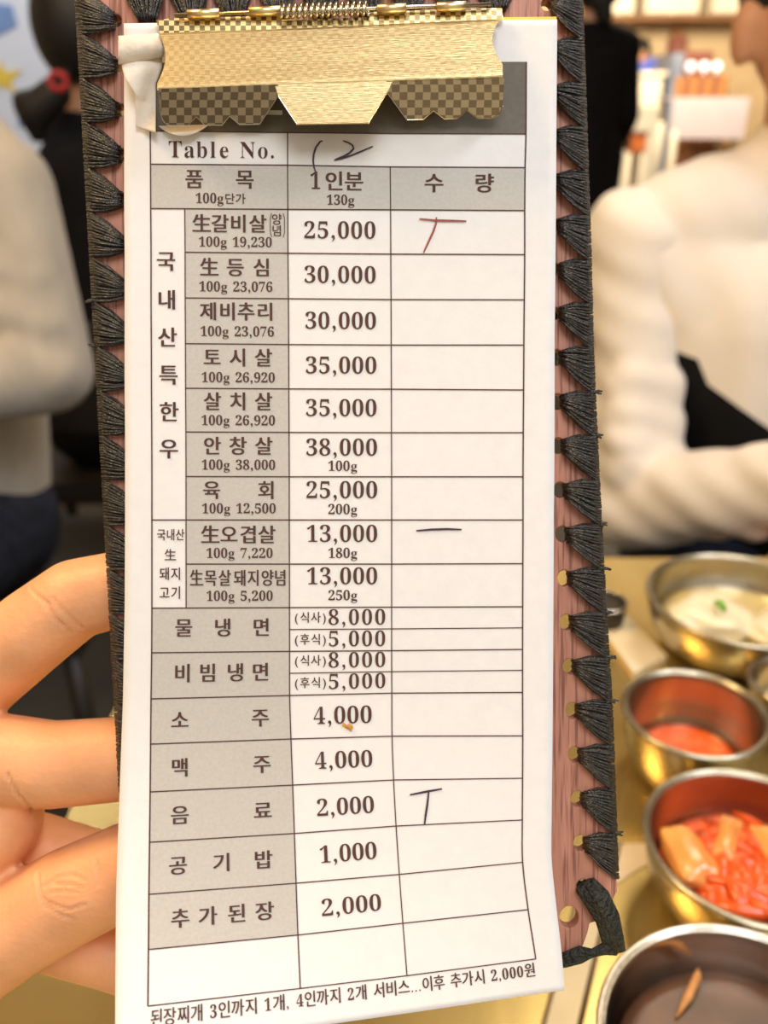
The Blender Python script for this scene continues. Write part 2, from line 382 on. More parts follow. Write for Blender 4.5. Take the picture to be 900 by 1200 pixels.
disc_fill('kimchi_juice', c3, ir3(.022) - .002, 0.022, M['sauce'], 'orange kimchi juice around the shreds in the kimchi bowl', 'kimchi juice')
lump('cabbage_piece', c3 + Vector((-0.030, 0.002, 0.033)), (.011, .019, .007), M['kimchi_pale'], 'broad pale orange cabbage piece at the left in the kimchi bowl', 'cabbage', 4, .12, rot=.15)
lump('cabbage_piece', c3 + Vector((0.012, 0.000, 0.037)), (.007, .019, .006), M['kimchi_pale'], 'narrow pale cabbage rib on the right of the kimchi heap', 'cabbage', 5, .12, rot=.1)
lump('cabbage_piece', c3 + Vector((-0.008, 0.010, 0.037)), (.006, .017, .005), M['kimchi_pale'], 'thin orange cabbage strip on top of the kimchi heap', 'cabbage', 6, .12, rot=-.5)

# soup bowl, nearest
c4, R4, ir4 = bowl('big steel bowl of dark brown broth in the near corner', 884, 1236, 175, 0.045, flare=.55)
disc_fill('dark_broth', c4, ir4(.026) - .002, 0.026, M['dark_broth'], 'dark brown broth filling the nearest big steel bowl', 'broth')
g = AZ(812, 1166, TZ + .0275)
tag(MB().tube([g + Vector((-.010, -.010, 0)), g + Vector((-.003, -.002, .001)), g + Vector((.004, .007, .002)), g + Vector((.006, .012, .001))], [.0005, .002, .002, .0006], 8).build('anchovy', M['anchovy'], None, True), 'small brown dried anchovy lying in the dark broth', 'anchovy')
# bowl at the frame edge
c5, R5, ir5 = bowl('small steel bowl half hidden between sauce bowl and radish bowl', 932, 800, 50, 0.04)
disc_fill('pickle_liquid', c5, ir5(.02) - .002, 0.02, M['broth'], 'pale liquid in the small steel bowl behind the sauce bowl', 'broth')
# little dark cup mostly behind the board
cq = AZ(706, 733, TZ); t = thing('sauce_cup', 'small dark cup peeking out behind the right board edge', 'cup', cq)
MB().lathe(cq, [(.001, .001), (.013, .0), (.0155, .004), (.017, .022), (.0165, .0225), (.0150, .006), (.001, .004)], 32).build('body', M['dark_wood'], t, True)
MB().lathe(cq, [(.0168 + .001 * math.cos(a), .0222 + .001 * math.sin(a)) for a in [i * math.pi / 4 for i in range(9)]], 32).build('rim', M['steel'], t, True)

# ================================================================== people
def seat(name, label, x, y, w=.44, d=.42, h=.45, back=True, face=1, m='dark_wood', group=None, backh=.42, cat='chair', pad=None):
    t = thing(name, label, cat, (x, y, 0), group)
    MB().box((x - w / 2, y - d / 2, h - .05), (x + w / 2, y + d / 2, h), .012).build('seat', M[pad or m], t)
    for sx in (-1, 1):
        for sy in (-1, 1):
            px_, py_ = x + sx * (w / 2 - .03), y + sy * (d / 2 - .03)
            MB().tube([(px_ + sx * .01, py_ + sy * .01, 0), (px_, py_, h - .05)], [.014, .018], 10).build('leg', M[m], t, True)
    if back:
        yb = y + face * (d / 2 - .02)
        for sx in (-1, 1): MB().tube([(x + sx * (w / 2 - .03), yb, h - .02), (x + sx * (w / 2 - .03), yb + face * .05, h + backh)], .014, 10).build('back_post', M[m], t, True)
        MB().box((x - w / 2 + .03, yb + face * .02 - .012, h + backh * .45), (x + w / 2 - .03, yb + face * .04 + .012, h + backh), .008).build('backrest', M[m], t)
    return t
def hand_segs(wrist, dirv, side, up, s=1.0):
    """A palm and five unequal, slightly curled fingers."""
    d = Vector(dirv).normalized(); sd = Vector(side).normalized(); u = Vector(up).normalized(); w_ = Vector(wrist)
    segs = [(w_, .024 * s, w_ + d * .05 * s + sd * .02 * s, .016 * s), (w_, .024 * s, w_ + d * .05 * s - sd * .02 * s, .015 * s)]
    for k, (o_, L) in enumerate(((.028, .062), (.010, .070), (-.009, .066), (-.027, .052))):
        b = w_ + d * .055 * s + sd * o_ * s; p1 = b + d * L * .45 * s - u * .006 * s; p2 = p1 + d * L * .30 * s - u * .012 * s; p3 = p2 + d * L * .2 * s - u * .014 * s
        segs += [(b, .0095 * s, p1, .009 * s), (p1, .009 * s, p2, .0083 * s), (p2, .0083 * s, p3, .0072 * s)]
    b = w_ + d * .012 * s + sd * .024 * s; p1 = b + d * .026 * s + sd * .022 * s; p2 = p1 + d * .028 * s + sd * .006 * s
    return segs + [(b, .013 * s, p1, .0105 * s), (p1, .0105 * s, p2, .0085 * s)]

# ---- man in the cream sweater across the table
YM = 1.05
man = thing('person', 'person in a cream and black sweater sitting across the table, arm folded', 'person', (0.52, 1.08, 0))
hc = AY(974, -6, YM); jaw = AY(972, 72, YM - .02)
neck0, neck1 = AY(966, 95, YM + .02), AY(944, 215, YM + .03)
shR = AY(746, 283, YM + .02); shL = AY(1136, 283, YM + .02)
elR = AY(738, 590, YM - .06); wrR = AY(985, 560, .80); elL = AY(1160, 592, YM - .06); wrL = AY(1010, 625, .82)
chR, chL = AY(855, 370, YM + .03), AY(1035, 370, YM + .03)
waR, waL = AY(885, 600, YM + .04), AY(1010, 600, YM + .04)
hipR, hipL = Vector((.43, 1.10, .53)), Vector((.61, 1.10, .53))
kneeR, kneeL = Vector((.40, .80, .55)), Vector((.66, .80, .55))
nose = jaw + Vector((0, -.088, .050))
body = [(hc, (.078, .096, .108)), (jaw, (.060, .074, .078)), (jaw + Vector((0, -.03, -.035)), (.036, .040, .034)),
        (nose + Vector((0, .004, .012)), .007, nose + Vector((0, -.010, -.016)), .013),
        (hc + Vector((-.082, .005, -.035)), (.013, .022, .034)), (hc + Vector((.082, .005, -.035)), (.013, .022, .034)),
        (nose + Vector((-.02, .008, -.045)), .006, nose + Vector((.02, .008, -.045)), .006),
        (neck0, .056, neck1, .058), (neck1, .058, shR, .05), (neck1, .058, shL, .05), (chR, .10, chL, .10), (chR, .10, waR, .095), (chL, .10, waL, .095), (waR, .095, waL, .095),
        (waR, .095, hipR, .09), (waL, .095, hipL, .09), (hipR, .08, kneeR, .055), (hipL, .08, kneeL, .055),
        (kneeR, .052, Vector((.40, .84, .09)), .035), (kneeL, .052, Vector((.66, .84, .09)), .035),
        (shR, .050, elR, .038), (elR, .038, wrR, .028), (shL, .050, elL, .038), (elL, .038, wrL, .028)]
body += hand_segs(wrR, (.12, -.02, -.03), (0, -1, .2), (0, .2, 1)) + hand_segs(wrL, (-.12, -.03, -.02), (0, -1, .2), (0, .2, 1))
blob('body', body, M['face'], man, .008, 4)
for s in (-1, 1):
    e = hc + Vector((s * .032, -.086, -.022)); MB().lathe(e, [(0.0005, -.008), (.006, -.006), (.009, 0), (.006, .006), (.0005, .008)], 16).build('eye', M['hair'], man, True)
blob('hair', [(hc + Vector((0, .012, .022)), (.088, .100, .100))], M['hair'], man, .008, 3)
def folds(o, off, kind):
    """soft drapery: shallow pleats in the knit"""
    rf = random.Random(21 + kind); ph = [rf.uniform(0, 6) for _ in range(4)]
    for v in o.data.vertices:
        q = v.co + off
        if kind == 1: a = q.x * 46 + q.z * 15 + 1.2 * math.sin(q.z * 13 + ph[0]); k = .0030 * math.sin(a + ph[1]) + .0014 * math.sin(a * 2.1 + ph[2])
        else: a = q.z * 62 + q.x * 38 + 1.3 * math.sin(q.x * 20 + q.y * 17 + ph[0]); k = .0019 * math.sin(a + ph[1]) + .0011 * math.sin(a * 2.3 + ph[2])
        v.co += v.normal * k
def panel(o, off):
    o.data.materials.append(M['black_cloth'])
    folds(o, off, 1)
    K = [AY(740, 404, YM - .08), AY(826, 428, YM - .08), AY(838, 458, YM - .08), AY(915, 512, YM - .08), AY(1080, 560, YM - .08)]
    bm = bmesh.new(); bm.from_mesh(o.data)
    for a, b2 in zip(K, K[1:]):
        d = (b2 - a); nrm = Vector((-d.z, 0, d.x)).normalized()
        bmesh.ops.bisect_plane(bm, geom=bm.verts[:] + bm.edges[:] + bm.faces[:], plane_co=a - off, plane_no=nrm)
    for f in bm.faces:
        q = f.calc_center_median() + off; zl = K[0].z
        for a, b2 in zip(K, K[1:]):
            if q.x >= a.x: zl = a.z + (b2.z - a.z) * (q.x - a.x) / (b2.x - a.x)
        if q.z < zl: f.material_index = 1
        f.smooth = True
    bm.to_mesh(o.data); bm.free()
blob('sweater', [(neck1 + Vector((0, 0, .028)), .068, neck1, .072), (neck1, .070, shR, .062), (neck1, .070, shL, .062), (shR, .062, chR, .105), (shL, .062, chL, .105), (chR, .112, chL, .112), (chR, .112, waR, .108), (chL, .112, waL, .108), (waR, .108, waL, .108), (waR, .105, hipR, .098), (waL, .105, hipL, .098)], M['cream_knit'], man, .008, 5, panel)
for (s0, e0, w0) in ((shR, elR, wrR), (shL, elL, wrL)):
    wr = (w0 - e0)
    fold = []
    for k in range(4):
        q = e0 + (s0 - e0) * (.12 + .13 * k); fold.append((q + Vector((-.012, -.03, .02 - .008 * k)), .034, q + Vector((.026, -.026, -.012)), .032))
    for k in range(5):
        q = e0 + wr * (.08 + .17 * k); fold.append((q + Vector((.0, -.012, .028)), .026, q + Vector((.012, -.016, -.024)), .026))
    blob('sleeve', [(s0, .064, s0 * .55 + e0 * .45, .048), (s0 * .55 + e0 * .45, .048, e0, .056), (e0, .057, e0 + wr * .5, .050), (e0 + wr * .5, .050, e0 + wr * .93, .041)] + fold, M['cream_knit'], man, .006, 4, lambda o, off: folds(o, off, 2))
blob('trousers', [(hipR, .10, hipL, .10), (hipR, .094, kneeR, .066), (hipL, .094, kneeL, .066), (kneeR, .064, Vector((.40, .84, .11)), .05), (kneeL, .064, Vector((.66, .84, .11)), .05)], M['denim'], man, .012, 4)
for x in (.40, .66): blob('shoe', [(Vector((x, .86, .045)), .043, Vector((x, .74, .035)), .034)], M['shoe'], man, .01, 3)
seat('dining_chair', 'dark wooden dining chair under the person in the cream sweater', .52, 1.13, face=1, h=.43)

# ---- left neighbour in the grey knit
YL = 1.22
dn = thing('person', 'person in a grey beige knit sweater and dark jeans, seated beyond the hand', 'person', (AY(-40, 600, YL).x, YL, 0))
sh = AY(2, 222, YL - .02); el = AY(56, 432, YL - .08); wr = AY(-85, 462, YL - .16)
t0, t1 = AY(-72, 270, YL + .05), AY(-42, 560, YL + .05)
nk = AY(-88, 130, YL + .06); hd = AY(-112, 20, YL + .03); sh2 = AY(-190, 235, YL + .1)
hp = AY(-46, 625, YL + .04); kn = hp + Vector((.05, -.36, .02)); kn2 = hp + Vector((-.14, -.36, .02))
hp.z = max(hp.z, .52); kn.z = kn2.z = .54
segs = [(hd, (.078, .096, .115)), (hd + Vector((-.01, -.02, -.075)), (.058, .07, .06)), (nk + Vector((0, 0, .05)), .05, nk, .055), (nk, .055, sh, .05), (nk, .055, sh2, .05), (t0, .115, t1, .11), (t1, .11, hp, .11),
        (hp + Vector((.06, 0, 0)), .085, kn, .06), (hp + Vector((-.09, 0, 0)), .085, kn2, .06), (kn, .055, Vector((kn.x, kn.y + .03, .09)), .036), (kn2, .055, Vector((kn2.x, kn2.y + .03, .09)), .036),
        (sh, .048, el, .038), (el, .038, wr, .028), (sh2, .048, sh2 + Vector((-.03, -.12, -.26)), .038),
        (sh2 + Vector((-.03, -.12, -.26)), .038, wr + Vector((-.08, -.02, .0)), .028), (hd + Vector((.0, -.095, -.03)), (.013, .02, .02))]
segs += hand_segs(wr, (-.1, -.05, -.01), (0, -1, 0), (0, 0, 1)) + hand_segs(wr + Vector((-.08, -.02, 0)), (.06, -.1, -.01), (-1, 0, 0), (0, 0, 1))
blob('body', segs, M['face'], dn, .01, 4)
blob('hair', [(hd + Vector((0, .015, .025)), (.088, .10, .105))], M['hair'], dn, .01, 3)
blob('sweater', [(nk + Vector((0, 0, .025)), .064, nk, .07), (nk, .068, sh, .062), (nk, .068, sh2, .062), (sh, .062, t0, .12), (sh2, .06, t0, .12), (t0, .135, t1, .128), (t1, .128, hp + Vector((0, 0, .06)), .125)], M['grey_knit'], dn, .010, 5)
blob('sleeve', [(sh, .066, el, .060), (el, .060, wr, .044)] + [(el + (sh - el) * k + Vector((-.02, -.03, .0)), .042, el + (sh - el) * k + Vector((.02, -.028, -.02)), .04) for k in (.1, .35, .6)], M['grey_knit'], dn, .008, 4)
e2 = sh2 + Vector((-.03, -.12, -.26))
blob('sleeve', [(sh2, .064, e2, .056), (e2, .056, wr + Vector((-.08, -.02, 0)), .042)], M['grey_knit'], dn, .010, 4)
blob('trousers', [(hp + Vector((.05, 0, -.01)), .108, hp + Vector((-.08, 0, -.01)), .108), (hp + Vector((.06, 0, 0)), .10, kn, .072), (hp + Vector((-.09, 0, 0)), .10, kn2, .072), (kn, .07, Vector((kn.x, kn.y + .03, .1)), .05), (kn2, .07, Vector((kn2.x, kn2.y + .03, .1)), .05)], M['denim'], dn, .012, 4)
for q in (kn, kn2): blob('shoe', [(Vector((q.x, q.y + .05, .045)), .043, Vector((q.x, q.y - .09, .035)), .034)], M['shoe'], dn, .012, 3)
seat('dining_chair', 'dark wooden dining chair under the person in the grey knit', hp.x, hp.y + .07, face=1, h=.40, backh=.36)

# ---- dark-haired person with her back turned
YD = 2.0
dh = thing('person', 'person in black with tied dark hair, seated with back turned behind the grey knit', 'person', (AY(100, 500, YD).x, YD, 0))
h2 = AY(97, 38, YD); n2 = AY(98, 135, YD); sA = AY(66, 235, YD); sB = AY(185, 235, YD); w2 = AY(118, 480, YD)
base = Vector((w2.x, YD, .52))
kA, kB = base + Vector((-.10, .38, .02)), base + Vector((.10, .38, .02))
eA, eB = AY(60, 420, YD + .08), AY(205, 420, YD + .08)
blob('body', [(h2, (.078, .095, .115)), (h2 + Vector((0, .03, -.07)), (.055, .06, .06)), (h2 + Vector((0, .098, -.02)), (.012, .018, .02)), (h2 + Vector((0, 0, -.08)), .045, n2, .05), (n2, .05, sA, .04), (n2, .05, sB, .04), (n2 + Vector((0, 0, -.16)), .09, w2, .10), (w2, .115, base, .12), (base, .09, kA, .06), (base, .09, kB, .06),
              (kA, .055, Vector((kA.x, kA.y, .08)), .036), (kB, .055, Vector((kB.x, kB.y, .08)), .036), (sA, .04, eA, .034), (sB, .04, eB, .034), (eA, .034, eA + Vector((.05, .22, .02)), .028), (eB, .038, eB + Vector((-.05, .22, .02)), .028)]
     + hand_segs(eA + Vector((.05, .22, .02)), (.02, .1, 0), (1, 0, 0), (0, 0, 1)) + hand_segs(eB + Vector((-.05, .22, .02)), (-.02, .1, 0), (-1, 0, 0), (0, 0, 1)), M['face'], dh, .012, 4)
pt = AY(66, 108, YD - .12)
blob('hair', [(h2 + Vector((0, -.012, .015)), (.094, .108, .122)), (pt, .032, AY(40, 132, YD - .12), .036), (AY(40, 132, YD - .12), .036, AY(28, 118, YD - .12), .024), (AY(40, 132, YD - .12), .03, AY(45, 160, YD - .12), .018)], M['hair'], dh, .012, 4)
MB().tube([pt + Vector((.016 * math.cos(a) + .016, -.030, .018 + .014 * math.sin(a))) for a in [i * math.pi / 6 for i in range(13)]], .006, 8).build('hair_tie', M['red_tie'], dh, True)
blob('jacket', [(n2 + Vector((0, 0, -.03)), .064, sA, .068), (n2 + Vector((0, 0, -.03)), .064, sB, .068), (n2 + Vector((0, .0, -.14)), .125, w2, .13), (sA, .064, w2, .12), (sB, .064, w2, .12), (w2, .14, base, .15), (sA, .064, eA, .052), (sB, .064, eB, .052), (eA, .052, eA + Vector((.045, .2, .02)), .04), (eB, .052, eB + Vector((-.045, .2, .02)), .04)], M['black_cloth'], dh, .012, 5)
blob('trousers', [(base, .13, base + Vector((0, .02, 0)), .13), (base, .11, kA, .072), (base, .11, kB, .072), (kA, .068, Vector((kA.x, kA.y, .1)), .05), (kB, .068, Vector((kB.x, kB.y, .1)), .05)], M['black_cloth'], dh, .014, 4)
for q in (kA, kB): blob('shoe', [(Vector((q.x, q.y - .04, .045)), .043, Vector((q.x, q.y + .1, .035)), .034)], M['shoe'], dh, .012, 3)
seat('dining_stool', 'dark backless stool under the person with tied hair', base.x, base.y - .03, w=.34, d=.30, back=False, h=.335, cat='stool')

# ---- standing person in black
YS = 3.7
sx = AY(688, 100, YS).x
st = thing('person', 'person dressed in black standing behind the right board edge, back turned', 'person', (sx, YS, 0))
h3 = Vector((sx + .01, YS, 1.50)); n3 = Vector((sx, YS, 1.36)); A3, B3 = Vector((sx - .15, YS, 1.29)), Vector((sx + .125, YS, 1.29))
eA3, eB3 = Vector((sx - .20, YS + .04, 1.05)), Vector((sx + .165, YS + .02, 1.06))
wA3, wB3 = Vector((sx - .12, YS + .22, 1.0)), Vector((sx + .20, YS + .22, .98))
pel = Vector((sx, YS, .92))
legs = []
for s in (-1, 1): legs += [(pel + Vector((s * .06, 0, 0)), .085, Vector((sx + s * .075, YS, .5)), .055), (Vector((sx + s * .075, YS, .5)), .055, Vector((sx + s * .075, YS - .01, .08)), .036)]
blob('body', [(h3, (.075, .092, .11)), (h3 + Vector((0, .03, -.07)), (.053, .058, .055)), (h3 + Vector((0, .097, -.02)), (.012, .018, .02)), (h3 + Vector((0, 0, -.07)), .045, n3, .048), (n3, .048, A3, .048), (n3, .048, B3, .048), (Vector((sx, YS, 1.22)), .115, pel, .105), (A3, .046, eA3, .036), (B3, .046, eB3, .036), (eA3, .036, wA3, .027), (eB3, .036, wB3, .027)] + legs
     + hand_segs(wA3, (.03, .1, 0), (1, 0, 0), (0, 0, 1)) + hand_segs(wB3, (.05, .1, -.02), (-1, 0, 0), (0, 0, 1)), M['face'], st, .012, 4)
blob('hair', [(h3 + Vector((0, -.012, .014)), (.09, .105, .118)), (h3 + Vector((.0, -.07, -.06)), .04, h3 + Vector((.02, -.07, -.12)), .03)], M['hair'], st, .012, 3)
blob('shirt', [(n3 + Vector((0, 0, -.03)), .066, A3, .066), (n3 + Vector((0, 0, -.03)), .066, B3, .066), (A3, .06, Vector((sx, YS, 1.2)), .125), (B3, .06, Vector((sx, YS, 1.2)), .125), (Vector((sx, YS, 1.2)), .13, pel, .13), (A3, .058, eA3, .05), (B3, .058, eB3, .05), (eA3, .05, wA3, .036), (eB3, .05, wB3, .036)], M['black_cloth'], st, .012, 4)
blob('trousers', [(pel, .125, pel + Vector((0, 0, -.12)), .13)] + [(a, r + .02, b2, r2 + .018) for a, r, b2, r2 in legs], M['black_cloth'], st, .014, 4)
for s in (-1, 1): blob('shoe', [(Vector((sx + s * .075, YS - .03, .045)), .043, Vector((sx + s * .085, YS + .12, .035)), .034)], M['shoe'], st, .012, 3)

# ================================================================== far end of the hall
YB = 10.2
def fbox(name, x0, y0, x1, y1, Y, depth, m, parent=None, bev=.01):
    a, b2 = AY(x0, y1, Y), AY(x1, y0, Y)
    return MB().box((a.x, Y, a.z), (b2.x, Y + depth, b2.z), bev).build(name, m, parent)
# wall cupboards with brown gaps
for k, (x0, x1, word) in enumerate(((705, 748, 'left of the brown post'), (755, 826, 'in the middle above the counter'), (834, 930, 'behind the head of the person in cream'))):
    c = AY((x0 + x1) / 2, 18, YB)
    t = thing('wall_cupboard', 'cream wall cupboard ' + word, 'cupboard', (c.x, YB + .3, c.z), 'cream wall cupboards')
    fbox('body', x0, -40, x1, 17, YB + .12, .45, M['white_lacquer'], t)
    mid = (x0 + x1) / 2
    for q in ((x0 + 2, mid - 1), (mid + 1, x1 - 2)): fbox('door', q[0], -38, q[1], 15, YB + .09, .03, M['white_lacquer'], t, .004)
tag(fbox('wall_shelf', 700, 19, 935, 23, YB + .1, .5, M['brown_wood']), 'long thin brown shelf board under the cream wall cupboards', 'shelf')
# pale counter
t = thing('service_counter', 'pale cream service counter behind the person in blue', 'counter', (AY(752, 100, 9.7).x, 9.9, 0))
a, b2 = AY(722, 92, 9.6), AY(777, 92, 9.6)
MB().box((a.x, 9.6, 0), (b2.x, 10.2, AY(750, 84, 9.6).z - .04), .01).build('body', M['white_lacquer'], t)
MB().box((a.x - .03, 9.56, AY(750, 84, 9.6).z - .04), (b2.x + .03, 10.22, AY(750, 84, 9.6).z), .008).build('worktop', M['white_lacquer'], t)
# blue-grey fridge
a, b2 = AY(784.5, 100, 9.5), AY(799, 100, 9.5); zt = AY(790, 62, 9.5).z
t = thing('drinks_fridge', 'narrow blue grey fridge between the pale counter and the round lamps', 'fridge', ((a.x + b2.x) / 2, 9.75, 0))
MB().box((a.x, 9.5, 0), (b2.x, 10.1, zt), .01).build('body', M['blue_grey'], t)
MB().box((a.x + .01, 9.48, .1), (b2.x - .01, 9.5, zt - .05), .006).build('door', M['blue_grey'], t)
MB().tube([(b2.x - .03, 9.46, .8), (b2.x - .03, 9.46, 1.2)], .008, 8).build('handle', M['steel'], t, True)
# maroon sideboard carrying three lamps
a, b2 = AY(801, 100, 9.5), AY(848, 100, 9.5); zs = AY(820, 88, 9.5).z
t = thing('sideboard', 'maroon sideboard carrying three round white lamps', 'sideboard', ((a.x + b2.x) / 2, 9.75, 0))
MB().box((a.x, 9.5, .08), (b2.x, 10.0, zs), .01).build('body', M['maroon'], t)
MB().box((a.x, 9.9, zs), (b2.x, 10.0, AY(820, 60, 9.9).z), .01).build('back_panel', M['maroon'], t)
for x in (a.x + .05, b2.x - .05): MB().box((x - .03, 9.55, 0), (x + .03, 9.95, .08)).build('leg', M['dark_wood'], t)
for k, (lx, wd) in enumerate(((809, 'first from the fridge, of three on the maroon sideboard'), (825, 'middle one of three on the maroon sideboard'), (840, 'farthest from the fridge, of three on the maroon sideboard'))):
    c = AY(lx, 81, 9.62); t = thing('globe_lamp', 'round white glowing lamp, ' + wd, 'lamp', (c.x, 9.62, zs), 'round white lamps')
    r = 5.0 * 9.4 / FP
    MB().lathe((c.x, 9.62, zs), [(.001, 0), (.035, 0), (.032, .01), (.01, .015), (.01, .03)], 20).build('base', M['steel'], t, True)
    MB().lathe((c.x, 9.62, zs + .034 + r * .95), [(max(.001, r * math.sin(q)), -r * math.cos(q)) for q in [i * math.pi / 12 for i in range(13)]], 24).build('lamp_shade', M['lamp_glass'], t, True)
c = AY(823, 45, 9.9)
t = thing('hanging_decoration', 'small maroon wall box hung above the round lamps', 'wall box', c)
MB().box((c.x - .09, YB + .45, c.z - .12), (c.x + .09, HALL_B, c.z + .06), .01).build('body', M['maroon'], t)
MB().box((c.x - .06, YB + .50, c.z + .06), (c.x + .06, HALL_B, c.z + .14), .01).build('lid', M['brown_wood'], t)
# row of brown chairs behind the lavender table
for k, lx in enumerate((803, 820, 837, 854)):
    q = AY(lx, 104, 8.9)
    seat('wooden_chair', 'brown wooden chair behind the white clothed table, ' + ('nearest the fridge', 'second from the fridge', 'third from the fridge', 'farthest from the fridge')[k], q.x, 8.9, w=.13, d=.3, h=.75, m='brown_wood', group='brown chairs behind the white table', backh=AY(lx, 90, 9.0).z - .75, face=1)
# table under a white cloth
a, b2 = AY(784, 160, 8.2), AY(871, 160, 8.2); zt = AY(800, 114, 8.2).z
t = thing('clothed_table', 'large table under a pale lavender cloth beyond the cream shoulder', 'table', ((a.x + b2.x) / 2, 8.45, 0))
MB().box((a.x, 8.2, zt - .03), (b2.x, 8.72, zt), .008).build('table_top', M['lavender'], t)
MB().box((a.x - .005, 8.19, AY(800, 163, 8.2).z), (b2.x + .005, 8.2, zt), .003).build('cloth_front', M['lavender'], t)
for x in (a.x + .05, b2.x - .05):
    for y in (8.26, 8.66): MB().box((x - .02, y - .02, 0), (x + .02, y + .02, zt - .03), .004).build('leg', M['trim'], t)
# white chair with orange pad
q = AY(746, 190, 6.9)
t = thing('white_chair', 'white chair with an orange pad beside the standing person in black', 'chair', (q.x, 6.9, 0))
y0 = 6.9
def fz(py, y=y0): return AY(746, py, y).z
def fx(px, y=y0): return AY(px, 160, y).x
MB().box((fx(723), y0, fz(156)), (fx(768), y0 + .04, fz(124)), .015).build('backrest', M['white_lacquer'], t)
MB().box((fx(727), y0 + .04, fz(180)), (fx(768), y0 + .4, fz(156)), .015).build('seat_pad', M['orange_pad'], t)
for (lx, yy) in ((731, y0 + .02), (764, y0 + .02), (731, y0 + .38), (764, y0 + .38)):
    MB().box((fx(lx) - .03, yy - .02, 0), (fx(lx) + .03, yy + .02, fz(156)), .005).build('leg', M['white_lacquer'], t)
for k, (lx, yt, wd) in enumerate(((773, 143, 'right of the orange padded chair'), (790, 152, 'in front of the lavender cloth'))):
    t = thing('queue_post', 'thin white post standing ' + wd, 'post', (fx(lx, 7.2), 7.2, 0))
    MB().tube([(fx(lx, 7.2), 7.2, 0.02), (fx(lx, 7.2), 7.2, AY(lx, yt, 7.2).z)], .026, 12).build('pole', M['white_lacquer'], t, True)
    MB().lathe((fx(lx, 7.2), 7.2, 0), [(.001, 0), (.045, 0), (.045, .012), (.03, .02), (.001, .021)], 24).build('base', M['white_lacquer'], t, True)
# far person in blue
YF = 10.52; q = AY(752, 60, YF)
fp = thing('person', 'small far person in a blue shirt with black hair at the counter', 'person', (q.x, YF, 0))
pel = Vector((q.x - .02, YF, .86)); ch = AY(753, 76, YF); zz = ch.z
legs = []
for s in (-1, 1): legs += [(pel + Vector((s * .07, 0, 0)), .085, Vector((q.x + s * .08, YF, .48)), .055), (Vector((q.x + s * .08, YF, .48)), .055, Vector((q.x + s * .08, YF, .08)), .036)]
arms = []
for s in (-1, 1): arms += [(ch + Vector((s * .13, 0, 0)), .045, ch + Vector((s * .18, -.04, -.24)), .036), (ch + Vector((s * .18, -.04, -.24)), .036, ch + Vector((s * .14, -.10, -.34)), .028)]
hs = []
for s in (-1, 1): hs += hand_segs(ch + Vector((s * .14, -.10, -.34)), (-s * .05, -.1, 0), (-s, 0, 0), (0, 0, 1))
blob('body', [(q, (.075, .092, .11)), (q + Vector((0, -.03, -.07)), (.053, .055, .05)), (q + Vector((0, -.095, -.02)), (.012, .018, .02)), (q + Vector((0, 0, -.08)), .045, ch, .05), (ch + Vector((-.1, 0, 0)), .06, ch + Vector((.1, 0, 0)), .06), (ch + Vector((0, 0, -.08)), .12, pel, .11)] + legs + arms + hs, M['face'], fp, .014, 3)
blob('hair', [(q + Vector((0, .012, .018)), (.098, .108, .115))], M['hair'], fp, .014, 3)
blob('shirt', [(ch + Vector((-.1, 0, 0)), .072, ch + Vector((.1, 0, 0)), .072), (ch + Vector((0, 0, -.08)), .135, pel, .13)] + [(a, r + .014, b2, r2 + .012) for a, r, b2, r2 in arms[::2]], M['blue_cloth'], fp, .014, 3)
blob('trousers', [(pel, .12, pel + Vector((0, 0, -.1)), .12)] + [(a, r + .02, b2, r2 + .018) for a, r, b2, r2 in legs], M['denim'], fp, .016, 3)
for s in (-1, 1): blob('shoe', [(Vector((q.x + s * .08, YF + .03, .045)), .043, Vector((q.x + s * .08, YF - .1, .035)), .034)], M['shoe'], fp, .014, 2)

# pillar with a bright poster, far left
a, b2 = AY(-90, 60, 3.5), AY(62, 60, 3.5)
slab('column', (a.x, 3.5, 0), (b2.x, 3.9, 2.85), M['plaster'])
c = AY(0, 70, 3.46)
t = thing('wall_poster', 'pale blue poster with a yellow shape on the pillar', 'poster', (c.x, 3.47, AY(0, 205, 3.47).z))
p0, p1 = AY(-70, 205, 3.47), AY(47, -60, 3.47)
MB().box((p0.x, 3.478, p0.z), (p1.x, 3.50, p1.z), .003).build('panel', M['poster'], t)
def pshape(name, pts, m):
    vs = [AY(x, y, 3.474) for x, y in pts]; n = len(vs); vs += [v + Vector((0, .004, 0)) for v in vs]
    mesh(name, vs, [tuple(range(n)), tuple(range(2 * n - 1, n - 1, -1))] + [(i, i + n, (i + 1) % n + n, (i + 1) % n) for i in range(n)], m, t)
pshape('yellow_shape', [(0, 70), (6, 84), (26, 82), (12, 96), (20, 110), (2, 100), (-14, 112), (-8, 94), (-22, 84), (-5, 83)], M['poster_yellow'])
pshape('blue_shape', [(-40, 0), (14, 6), (20, 30), (-10, 46), (-40, 40)], M['poster_blue'])
pshape('blue_shape', [(18, 116), (44, 110), (46, 140), (22, 150)], M['poster_blue'])

